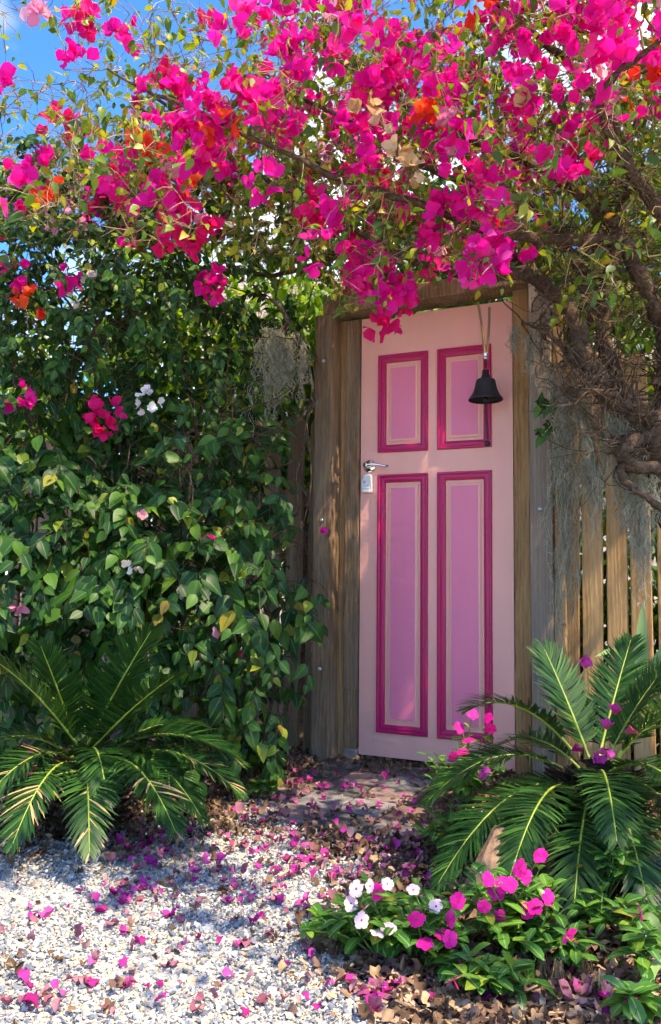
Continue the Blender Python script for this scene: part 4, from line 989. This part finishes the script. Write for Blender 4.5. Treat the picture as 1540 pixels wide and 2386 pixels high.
for a in [(242, 965, 2.95, .055, 9, 'bract_red', .85, 'crimson bract flower hanging in the hedge'), (235, 1000, 2.93, .05, 8, 'bract_red', .85, 'crimson bract flower hanging in the hedge'), (350, 935, 3.0, .05, 5, 'bract_white', .66, 'white bract flower in the hedge'), (343, 960, 3.0, .02, 2, 'bract_white', .66, 'white bract flower in the hedge'),
          (315, 1312, 2.72, .018, 2, 'bract_white', .7, 'white bract flower on the green hedge'), (42, 930, 2.95, .05, 6, 'bract', .85, None), (88, 700, 2.95, .045, 5, 'bract_coral', .9, 'coral red bract flower'), (55, 695, 2.95, .03, 3, 'bract_coral', .8, 'coral red bract flower'), (20, 635, 2.95, .06, 8, 'bract', .95, None),
          (160, 650, 3.0, .04, 5, 'bract', .9, None), (500, 680, 3.1, .045, 6, 'bract', 1, None), (470, 660, 3.1, .04, 3, 'bract', .9, None), (510, 635, 3.1, .02, 2, 'bract', .9, None), (460, 630, 3.1, .015, 1, 'bract', 1, None), (40, 1413, 2.72, .012, 2, 'bract_pale', .8, None), (510, 1490, 2.8, .012, 1, 'bract_pale', .8, None), (570, 1540, 2.95, .012, 1, 'bract', .7, None),
          (485, 1245, 2.8, .012, 1, 'bract', .7, None), (318, 1205, 2.75, .012, 1, 'bract_pale', .8, None), (80, 1768, 2.6, .012, 2, 'bract', .8, None), (230, 1545, 2.75, .02, 2, 'bract_dry', .8, None), (150, 500, 3.0, .08, 6, 'bract_pale', .8, 'faded pale pink bract flower'), (205, 640, 3.05, .03, 2, 'bract_white', .7, None), (175, 690, 3.05, .03, 2, 'bract_white', .7, None), (385, 545, 3.05, .02, 2, 'bract', .8, None), (280, 578, 3.0, .01, 1, 'bract', .9, None), (745, 1240, 3.3, .01, 1, 'bract', .7, None)]:
    cluster(hroot, *a)

# ------------------------------------------------------------------ the great flowering vine over the door
croot = thing('bougainvillea_tree', (1.72, 3.0, 0), 'gnarled bougainvillea arching over the door in a cloud of magenta bracts', 'vine')
limbs = [  # control points in the photograph with distance, radii
 ([None, (1600, 1240, 2.95), (1520, 1010, 2.92), (1478, 985, 2.9)], [.085, .085, .075, .05], 'trunk'),
 ([(1510, 985, 2.92), (1440, 940, 2.9), (1378, 850, 2.92), (1335, 740, 2.95), (1290, 690, 3.0), (1230, 655, 3.1), (1120, 652, 3.2), (1010, 630, 3.3), (860, 560, 3.4), (700, 480, 3.5), (520, 350, 3.5), (330, 200, 3.4)], [.05, .042, .036, .03, .026, .024, .024, .02, .016, .013, .010, .006], 'branch'),
 ([(1480, 985, 2.9), (1420, 880, 3.0), (1385, 760, 3.05), (1400, 640, 3.05), (1430, 500, 3.0), (1445, 400, 2.95), (1400, 260, 2.9), (1280, 120, 2.8), (1150, 0, 2.7)], [.05, .034, .028, .028, .026, .022, .018, .012, .008], 'branch'),
 ([(1530, 1000, 2.95), (1560, 850, 3.0), (1530, 700, 3.0), (1450, 560, 3.02), (1380, 470, 3.1), (1250, 380, 3.2), (1050, 300, 3.3), (850, 180, 3.3), (700, 60, 3.2)], [.045, .042, .036, .03, .025, .02, .016, .012, .008], 'branch'),
 ([(1540, 900, 2.95), (1590, 700, 2.9), (1560, 520, 2.8), (1470, 380, 2.6), (1400, 250, 2.5), (1430, 180, 2.42), (1540, 90, 2.3)], [.04, .032, .026, .02, .014, .011, .008], 'branch'),
 ([(1450, 560, 3.02), (1300, 560, 2.95), (1150, 540, 2.85), (980, 470, 2.75), (820, 420, 2.7), (640, 330, 2.65), (430, 240, 2.6), (250, 160, 2.6)], [.026, .022, .018, .014, .012, .009, .007, .004], 'branch'),
 ([(1385, 760, 3.05), (1350, 640, 3.1), (1290, 520, 3.15), (1180, 430, 3.1), (1000, 380, 3.0), (780, 260, 2.95), (560, 190, 2.9)], [.024, .022, .018, .015, .012, .009, .005], 'branch'),
 ([(1560, 850, 3.0), (1700, 600, 3.0), (1900, 350, 2.9), (2000, 150, 2.8)], [.05, .04, .03, .012], 'branch'),
 ([(1378, 850, 2.92), (1330, 830, 2.95), (1270, 770, 3.05), (1215, 750, 3.1)], [.02, .012, .007, .004], 'branch'),
 ([(1450, 940, 2.88), (1400, 905, 2.8), (1330, 915, 2.8), (1310, 905, 2.8)], [.016, .012, .008, .005], 'branch'),
 ([(1500, 1060, 2.9), (1450, 1090, 2.85), (1490, 1150, 2.8), (1545, 1190, 2.75)], [.03, .016, .013, .012], 'branch'),
 ([(1515, 1010, 2.9), (1460, 1040, 2.84), (1470, 1080, 2.82), (1540, 1100, 2.8)], [.03, .034, .026, .02], 'branch'),
 ([(860, 560, 3.4), (740, 620, 3.5), (620, 640, 3.5), (470, 620, 3.45), (340, 520, 3.3)], [.014, .012, .010, .008, .004], 'branch'),
 ([(850, 180, 3.3), (790, 60, 3.35), (800, -60, 3.4)], [.02, .017, .012], 'branch')]
NP, NRd = [], []
for ctrl, rad, nm in limbs:
    c = [np.array([1.78, 3.02, -.05]) if q is None else at(*q) for q in ctrl]
    nn = max(14, len(c)*7); P = smooth_path(c, nn); k = np.cumsum(rng.normal(0, .0035, P.shape), 0); P = P + k - np.linspace(0, 1, nn)[:, None]*k[-1]
    rr = interp1(rad, nn)
    V, Q = tube(P, rr*(1+.08*rng.normal(0, 1, nn)), 12 if rad[0] > .03 else 8, .09); mk(nm, V, Q, M['bark'], croot, smooth=True)
    NP.append(P); NRd.append(rr)
NP = np.concatenate(NP); NRd = np.concatenate(NRd)
FX = np.linspace(48, 1492, 16); FY = np.linspace(50, 750, 8)
FMAP = np.array([[.12, .25, .25, .22, .25, .4, .3, .7, .7, .5, .6, .7, .6, .8, .95, 1], [.15, .25, .3, .35, .4, .5, .5, .6, .5, .7, .9, .8, .8, .6, .8, .8],
 [.2, .3, .4, .6, .8, .8, .7, .6, .8, .7, .5, .5, .5, .4, .6, .2], [.3, .4, .5, .8, .9, .8, .4, .5, .8, .8, .4, .7, .5, .6, .5, .1], [.3, .3, .3, .6, .9, .6, .5, .6, .7, .5, .4, .6, .4, .4, .2, .05],
 [.3, .1, .2, .2, .7, .4, .2, .05, .4, .3, .6, .7, .4, .1, .1, .05], [.3, .15, .1, 0, .05, .05, 0, 0, .6, .5, .2, .3, .05, 0, .05, .05], [.1, .02, 0, 0, 0, 0, 0, 0, .3, .5, 0, 0, 0, 0, .02, .05]])
def fden(p):
    x = np.clip((p[:, 0]-FX[0])/(FX[1]-FX[0]), 0, 14.999); y = np.clip((p[:, 1]-FY[0])/(FY[1]-FY[0]), 0, 6.999)
    i, j = x.astype(int), y.astype(int); a, b = x-i, y-j
    return (FMAP[j, i]*(1-a)+FMAP[j, i+1]*a)*(1-b)+(FMAP[j+1, i]*(1-a)+FMAP[j+1, i+1]*a)*b
def tden(p):
    return np.clip((p[:, 0]*.75+p[:, 1]*1.0+60)/300, .25, 1)
def low(x): return np.interp(x, [-400, 0, 300, 700, 800, 960, 1010, 1250, 1300, 1540, 2000], [560, 560, 560, 620, 700, 720, 640, 640, 720, 760, 760])
def canopy_pts(n, ylo=.5):
    out = []
    while sum(map(len, out)) < n:
        P = np.c_[rng.uniform(-1.7, 2.3, 4000), rng.uniform(ylo, 4.25, 4000), rng.uniform(1.8, 3.75, 4000)]
        p = proj(P); roof = 3.55 - .22*np.maximum(.9-P[:, 0], 0)**1.3
        ok = (p[:, 1] < low(p[:, 0])) & (rng.uniform(0, 1, 4000) < tden(p)) & (P[:, 2] < roof+.25*np.sin(P[:, 0]*4)*np.sin(P[:, 1]*5)) & (p[:, 1] > -9000) & ((P[:, 1] > 2.35) | ((p[:, 1] < -60) & (P[:, 0] > .25) & (P[:, 2] > 2.2) & (np.sin(P[:, 0]*6.1+1)*np.sin(P[:, 1]*7.3) > -.02)))
        out.append(P[ok])
    return np.concatenate(out)[:n]
A = np.concatenate([canopy_pts(2050), canopy_pts(750, 3.4)])
A = A[np.argsort(np.min(np.linalg.norm(A[:, None]-NP[None, ::4], axis=2), 1))]
tw = []; ends = []; nodes = NP.copy(); nr = NRd.copy()
for a_ in A:
    d = np.linalg.norm(nodes-a_, axis=1); k = int(np.argmin(d + .25*np.maximum(0, nodes[:, 2]-a_[2]))); p0 = nodes[k]; L = d[k]
    m = max(4, int(L/.05)); mid = (p0+a_)/2+np.array([0, 0, .10*L])+rng.normal(0, .09*L+.004, 3)
    P = smooth_path([p0, mid, a_], m); P[1:-1] += rng.normal(0, .006, (m-2, 3)); r0 = min(nr[k]*.6, .0022+.006*L)
    rr = np.linspace(r0, .0011, m); tw.append(tube(P, rr, 5)); ends.append(P)
    nodes = np.concatenate([nodes, P[1:]]); nr = np.concatenate([nr, rr[1:]])
allp = np.concatenate(ends)
# chinks in the crown through which the sun reaches the door
def chink(P, r=.055):
    k = np.zeros(len(P), bool)
    for (u, v_) in ((.12, .95), (.26, .72), (.47, 1.05), (.58, .62), (.10, .42), (.30, 1.32), (.52, 1.6), (-.13, .9), (-.12, 1.35), (.22, .25)):
        d = P-dw(u, v_, 0); t = d@SUN; k |= (np.linalg.norm(d-t[:, None]*SUN, axis=1) < r) & (t > .25)
    return k
# thorny side twigs
ns = 18500; base = allp[rng.integers(0, len(allp), ns)]; sd = nrm(rng.normal(0, 1, (ns, 3))+np.array([-.1, -.1, .1])); sl = rng.uniform(.03, .13, ns)
tip = base+sd*sl[:, None]; tip[:, 2] -= sl*.15
pt = proj(tip); okk = (pt[:, 1] < low(pt[:, 0])+40) & ~chink(tip, .045)
base, tip, sl, pt = base[okk], tip[okk], sl[okk], pt[okk]
for b_, t_ in zip(base, tip): tw.append(tube([b_, (b_+t_)/2+rng.normal(0, .006, 3), t_], [.0017, .0014, .0008], 3))
V, Fl = joinm(tw); o = mk('twigs', V, Fl, M['twig'], croot, smooth=True); o['kind'] = 'stuff'
# tangle of thorny shoots by the trunk
tw = []
for _ in range(1300):
    a_ = NP[rng.integers(0, len(NP))]; 
    x_, y_ = proj(a_)[0]
    if not (1180 < x_ < 1650 and 330 < y_ < 1060): continue
    e_ = a_+np.array([rng.normal(-.05, .16), rng.normal(-.06, .1), rng.normal(.02, .14)]); P = smooth_path([a_, (a_+e_)/2+rng.normal(0, .04, 3), e_], 8); P += rng.normal(0, .004, P.shape)
    if proj(e_)[0, 0] < 1225: continue
    tw.append(tube(P, interp1([.0038, .002, .0009], 8), 5))
V, Fl = joinm(tw); o = mk('tangled_shoots', V, Fl, M['bark'], croot, smooth=True); o['kind'] = 'stuff'
# leaves
CL = [leaf_tpl(0.048, 0.028, 5, f_, c_, 'ovate') for f_, c_ in ((.3, .2), (.5, .4), (.15, 0), (.3, .6))]
nl = 25000; k = rng.integers(0, len(tip), nl); p = tip[k]+rng.normal(0, .014, (nl, 3)); pj = proj(p)
keep = rng.uniform(0, 1, nl) < np.where(pj[:, 0] < 260, .7, .95); p = p[keep & ~chink(p)]; nl = len(p)
td = nrm(rng.normal(0, .7, (nl, 3))+np.array([0, -.1, -.45])); fd = nrm(np.array([.3, -.3, .8])+rng.normal(0, .5, (nl, 3))); sc_ = rng.uniform(.40, 1.1, nl)*np.where(p[:, 1] > 3.4, 1.35, 1)
R_ = frames(td, fd, sc_); ch = rng.integers(0, 4, nl)
pj = proj(p); dist = np.linalg.norm(p-CAM, axis=1); score = np.where((pj[:, 0] > 0) & (pj[:, 0] < 1540) & (pj[:, 1] > 0), sc_/dist, 0); idx = np.argsort(-score)
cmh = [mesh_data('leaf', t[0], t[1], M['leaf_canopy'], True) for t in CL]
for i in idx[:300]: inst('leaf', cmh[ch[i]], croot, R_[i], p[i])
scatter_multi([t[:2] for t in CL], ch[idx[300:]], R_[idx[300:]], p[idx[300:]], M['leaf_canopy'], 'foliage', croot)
# flowers: clusters of bracts at twig ends
tipd_ = fden(pt)*np.where(pt[:, 1] < -150, .35, 1); pr = tipd_**1.4; pr = pr/pr.sum()
nc = 470; kk = rng.choice(len(tip), nc, replace=False, p=pr)
fp, fk, fc = [], [], []
for i in kk:
    c = tip[i]; m = int(rng.integers(4, 10)); rad = rng.uniform(.035, .075)
    key = rng.choice(['bract', 'bract_coral', 'bract_pale', 'bract_dry', 'bract_red'], p=[.77, .045, .06, .035, .09])
    if key == 'bract_dry': m = 2
    if key in ('bract_coral', 'bract_pale'): m = min(m, 4)
    q = c+nrm(rng.normal(0, 1, (m, 3)))*rad*(rng.uniform(.1, 1, (m, 1))**.5)*np.array([1, 1, 1.0]); fp.append(q); fk += [key]*m; fc.append(np.repeat(c[None], m, 0))
# the heavy hanging bunches seen best
for (x, y, Yd, rad, m, key) in [(850, 640, 2.9, .075, 16, 'bract'), (905, 690, 2.85, .085, 18, 'bract'), (890, 755, 2.8, .04, 6, 'bract_red'), (940, 690, 2.85, .05, 7, 'bract_red'), (830, 600, 2.95, .06, 8, 'bract'), (1030, 510, 2.7, .06, 10, 'bract'), (1105, 590, 2.75, .07, 12, 'bract'), (1190, 570, 2.75, .075, 12, 'bract'), (735, 485, 2.7, .055, 9, 'bract_red'),
     (430, 540, 2.75, .10, 20, 'bract_red'), (370, 470, 2.75, .09, 16, 'bract'), (460, 320, 2.6, .10, 20, 'bract'), (390, 250, 2.6, .09, 16, 'bract'), (510, 240, 2.6, .09, 16, 'bract'), (600, 200, 2.65, .08, 12, 'bract'), (620, 420, 2.6, .06, 8, 'bract'), (250, 380, 2.7, .08, 12, 'bract'), (90, 400, 2.7, .07, 12, 'bract'), (100, 435, 2.68, .04, 6, 'bract_coral'), (340, 340, 2.65, .05, 7, 'bract_coral'),
     (1140, 450, 2.6, .08, 14, 'bract'), (1290, 385, 2.45, .06, 9, 'bract'), (1380, 60, 2.4, .14, 30, 'bract'), (1480, 40, 2.35, .14, 30, 'bract'), (1350, 220, 2.5, .09, 14, 'bract'), (1080, 340, 2.55, .08, 12, 'bract'), (870, 250, 2.6, .09, 14, 'bract'), (990, 270, 2.65, .05, 6, 'bract_coral'), (1120, 40, 2.6, .05, 6, 'bract_coral'), (780, 30, 2.6, .12, 20, 'bract'), (1010, 170, 2.6, .12, 22, 'bract'), (840, 330, 2.6, .09, 14, 'bract'), (930, 330, 2.5, .05, 4, 'bract_dry'), (975, 405, 2.5, .04, 3, 'bract_dry'), (840, 260, 2.5, .05, 4, 'bract_dry'), (1320, 150, 2.45, .03, 2, 'bract_dry'), (1240, 215, 2.5, .03, 2, 'bract_dry'), (700, 130, 2.65, .08, 10, 'bract'), (190, 40, 2.8, .05, 5, 'bract'), (640, 50, 2.7, .05, 5, 'bract'), (1240, 100, 2.55, .12, 20, 'bract')]:
    c = at(x, y, Yd); q = c+nrm(rng.normal(0, 1, (m, 3)))*rad*(rng.uniform(.1, 1, (m, 1))**.45); fp.append(q); fk += [key]*m; fc.append(np.repeat(c[None], m, 0))
    d = np.linalg.norm(nodes-c, axis=1); p0 = nodes[int(np.argmin(d))]
    V, Q = tube(smooth_path([p0, (p0+c)/2+np.array([0, 0, .03]), c], 8), interp1([.004, .0015], 8), 5); mk('branch', V, Q, M['twig'], croot, smooth=True)
fp = np.concatenate(fp); fc = np.concatenate(fc); fk = np.array(fk); ck = ~chink(fp, .075); fp, fc, fk = fp[ck], fc[ck], fk[ck]; nf = len(fp)
zz = nrm(nrm(fp-fc)*.75+nrm(CAM-fp)*.5+np.array([.1, 0, .25])+rng.normal(0, .25, (nf, 3))); yy = nrm(np.cross(zz, rng.normal(0, 1, (nf, 3))))
FR = frames(yy, zz, rng.uniform(.72, 1.15, nf)); fch = rng.integers(0, 6, nf)
pj = proj(fp); dist = np.linalg.norm(fp-CAM, axis=1); score = np.where((pj[:, 0] > 0) & (pj[:, 0] < 1540) & (pj[:, 1] > 0) & (pj[:, 1] < 820), 1/dist, 0); idx = np.argsort(-score)
for i in idx[:300]: inst('flower', fmesh(fk[i])[fch[i]], croot, FR[i], fp[i])
rest = np.zeros(nf, bool); rest[idx[300:]] = True
for key in ('bract', 'bract_coral', 'bract_pale', 'bract_dry', 'bract_red'):
    m = rest & (fk == key)
    if m.any(): scatter_multi(FLO, fch[m], FR[m], fp[m], M[key], {'bract': 'blossoms', 'bract_coral': 'coral_blossoms', 'bract_pale': 'pale_blossoms', 'bract_dry': 'dried_blossoms', 'bract_red': 'crimson_blossoms'}[key], croot)
print('flowers', nf, 'leaves', nl, 'hedge', n)

# ------------------------------------------------------------------ spanish moss
def moss(x, y, Yd, L, wd, n, label, seed, curl=1.0):
    g = np.random.default_rng(seed); B = at(x, y, Yd); r = thing('spanish_moss', B, label, 'spanish moss', 'hanging spanish moss'); ps = []
    n = int(n*.62); nb = max(3, int(n/9)); bx_ = g.normal(0, wd*.6, nb); bl = L*g.uniform(.45, 1.0, nb); bs = g.uniform(0, L*.35, nb); bph = g.uniform(0, 6.28, (nb, 2))
    for k in range(n):
        i = int(g.integers(0, nb)); t = np.linspace(0, 1, 18); l = bl[i]*g.uniform(.4, 1); s0 = bs[i]*g.uniform(.2, 1.2)
        ph = g.uniform(0, 6.28, 4); zz_ = s0+l*t
        cx_ = bx_[i]+wd*.30*np.sin(zz_*9+bph[i, 0]); cy_ = wd*.30*np.sin(zz_*8+bph[i, 1])
        sp_ = wd*.16*(1-.5*t)
        P = np.stack([cx_+sp_*g.normal()+.010*curl*np.sin(t*g.uniform(14, 30)+ph[1]), cy_+sp_*g.normal()+.010*curl*np.sin(t*g.uniform(14, 30)+ph[2]), -zz_+.006*np.sin(t*30+ph[3])], -1)+B
        ps.append(tube(P, interp1([.0014, .0013, .0008], 18), 3))
        for _ in range(6):                     # curled side tendrils
            q = P[int(g.integers(1, 17))]; a = g.uniform(0, 6.28); R_ = g.uniform(.012, .03); th = np.linspace(0, g.uniform(1.6, 4.2), 8)
            d1 = nrm(np.array([math.cos(a), .6*math.sin(a), g.normal(0, .25)])); d2 = nrm(np.array([g.normal(0, .3), g.normal(0, .3), -1.0 if g.uniform() < .7 else 1.0]))
            ps.append(tube(q+R_*(np.sin(th)[:, None]*d1+(1-np.cos(th))[:, None]*d2), interp1([.0012, .0006], 8), 3))
    V, Fl = joinm(ps); o = mk('strands', V, Fl, M['moss'], r, smooth=True); o['kind'] = 'stuff'
moss(628, 760, 3.35, .50, .06, 110, 'grey spanish moss strand hanging beside the vine hedge, longer of two', 1)
moss(680, 770, 3.38, .42, .05, 90, 'grey spanish moss hanging between the hedge and the left gatepost', 2)
moss(1232, 755, 3.12, .27, .035, 44, 'thin wisp of moss hanging down the face of the grey gatepost', 3)
moss(1310, 890, 3.02, 1.0, .045, 130, 'longest rope of spanish moss hanging before the first picket', 4)
moss(1362, 890, 3.0, .52, .07, 100, 'spanish moss tassel hanging before the second picket', 5)
moss(1432, 950, 2.9, .45, .07, 210, 'dense curtain of spanish moss below the bent trunk', 6, .6)
moss(1500, 1085, 2.86, .52, .07, 120, 'spanish moss veil under the gnarled trunk at the picture edge', 7)
moss(1395, 1050, 2.95, .28, .05, 36, 'short spanish moss tuft between the second and third picket', 8)
moss(1330, 850, 3.0, .25, .06, 40, 'spanish moss tuft caught on the branch beside the gatepost', 9)

# ------------------------------------------------------------------ leafy sprig by the gatepost
sp = thing('leafy_sprig', at(1345, 905, 3.08), 'dark glossy leafy sprig hanging over the grey gatepost', 'sprig')
gl = [mesh_data('leaf', *leaf_tpl(.062, .032, 6, .25, c_, 'ovate')[:2], M['leaf_hedge'], True, attrs={'across': HL[0][2]}) for c_ in (.15, .35)]
S1 = smooth_path([at(1350, 890, 3.1), at(1310, 960, 3.05), at(1262, 1015, 3.0)], 14); S2 = smooth_path([at(1350, 890, 3.1), at(1320, 925, 3.03), at(1255, 945, 3.0)], 12)
for S_ in (S1, S2):
    V, Q = tube(S_, interp1([.003, .0015], len(S_)), 5); mk('stem', V, Q, M['twig'], sp, smooth=True)
    for i in range(3, len(S_)):
        for sg in (-1, 1):
            inst('leaf', gl[i % 2], sp, frames(nrm(np.array([-.35+.2*sg+rng.normal(0, .2), rng.normal(-.2, .2), -.5+.55*sg])), nrm(np.array([.1, -1, .5])+rng.normal(0, .25, 3)), rng.uniform(.65, 1)), S_[i])

# ------------------------------------------------------------------ beyond the fence
BLf = [leaf_tpl(.09, .05, 4, f_, c_, 'ovate')[:2] for f_, c_ in ((.3, .2), (.1, .4))]
def back_tree(x, Yd, zc, rx, ry, rz, nl, label, seed, lf=1.0):
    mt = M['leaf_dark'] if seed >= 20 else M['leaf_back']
    g = np.random.default_rng(seed); B = np.array([x, Yd, 0.0]); r = thing('background_tree', B, label, 'tree', 'greenery beyond the fence')
    V, Q = tube(smooth_path([B+[0, 0, -.05], B+[.05, 0, zc*.5], B+[-.04, .03, zc]], 10), interp1([.07, .05, .03], 10), 8, .05); mk('trunk', V, Q, M['bark'], r, smooth=True)
    lump = nrm(g.normal(0, 1, (26, 3)))*g.uniform(.35, .8, (26, 1)); k = g.integers(0, 26, nl)
    p = lump[k]+nrm(g.normal(0, 1, (nl, 3)))*.34*g.uniform(.4, 1, (nl, 1))**.5; P = p*np.array([rx, ry, rz])+B+[0, 0, zc]; P[:, 2] = np.maximum(P[:, 2], .05)
    td = nrm(g.normal(0, .6, (nl, 3))+[0, 0, -.5]); fd = nrm(g.normal(0, .6, (nl, 3))+[.3, -.3, .7])
    scatter_multi(BLf, g.integers(0, 2, nl), frames(td, fd, g.uniform(.6, 1.2, nl)*lf), P, mt, 'crown', r)
back_tree(-1.75, 5.3, 1.7, .85, .45, 1.6, 3800, 'bright green shrub far left beyond the fence', 1)
back_tree(-0.75, 5.0, 1.7, .85, .40, 1.6, 3800, 'bright green shrub beyond the fence behind the middle of the hedge', 2)
back_tree(0.15, 5.0, 1.6, .8, .45, 1.5, 3600, 'bright green shrub beyond the fence just left of the door', 3)
back_tree(1.35, 4.6, 1.6, .8, .45, 1.5, 3600, 'sunlit shrub beyond the fence right of the door', 4)
back_tree(2.5, 4.3, 1.6, .85, .5, 1.5, 3400, 'sunlit shrub beyond the fence at the right picture edge', 5)
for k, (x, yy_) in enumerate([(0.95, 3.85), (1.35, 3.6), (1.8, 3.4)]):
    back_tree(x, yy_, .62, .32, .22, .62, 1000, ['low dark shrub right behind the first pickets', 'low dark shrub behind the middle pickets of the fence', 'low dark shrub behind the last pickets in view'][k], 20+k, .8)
back_tree(-.2, 4.75, 1.9, .5, .3, 1.0, 1800, 'sunlit shrub beyond the fence beside the left gatepost', 6)
back_tree(.45, 5.7, 3.0, 1.0, .5, .9, 2600, 'leafy tree beyond the fence peeping over the door beam', 33, 1.1)
back_tree(1.3, 6.2, 2.9, .9, .5, 1.1, 2600, 'taller dark tree beyond the fence above the door', 31, 1.1)
back_tree(2.6, 5.8, 3.1, 1.0, .5, 1.5, 3600, 'tall leafy tree beyond the fence behind the gnarled trunk', 32, 1.1)
hs = thing('house', (2.6, 10.5, 0), 'pale stucco house with shingle roof glimpsed through the vine', 'house')
V, Fq = box(-1.6, 7.5, 9.2, 14.0, -.1, 3.3); mk('wall', V, Fq, M['stucco'], hs)
sh = []
e0, e1, r0_, r1_ = 3.2, 5.2, 8.8, 11.6
rows = 26
for i in range(rows):
    f0, f1 = i/rows, (i+1.25)/rows; y0, y1 = r0_+(r1_-r0_)*f0, r0_+(r1_-r0_)*f1; z0, z1 = e0+(e1-e0)*f0+.006, e0+(e1-e0)*f1
    x = -2.0+rng.uniform(-.3, 0)
    while x < 7.9:
        wd = rng.uniform(.22, .36); dz = rng.uniform(0, .004); sh.append((np.array([(x, y0, z0+dz), (x+wd-.012, y0, z0+dz), (x+wd-.012, y1, z1+dz-.004), (x, y1, z1+dz-.004)]), np.array([(0, 1, 2, 3)]))); x += wd
V, Fl = joinm(sh)
rf = mk('roof', np.array([(-2, 8.85, 3.18), (7.9, 8.85, 3.18), (7.9, 11.6, 5.15), (-2, 11.6, 5.15), (-2, 14.4, 3.18), (7.9, 14.4, 3.18)]), np.array([(0, 1, 2, 3), (3, 2, 5, 4)]), M['stucco'], hs)
o = mk('shingles', V, Fl, M['shingle'], rf); o['kind'] = 'stuff'
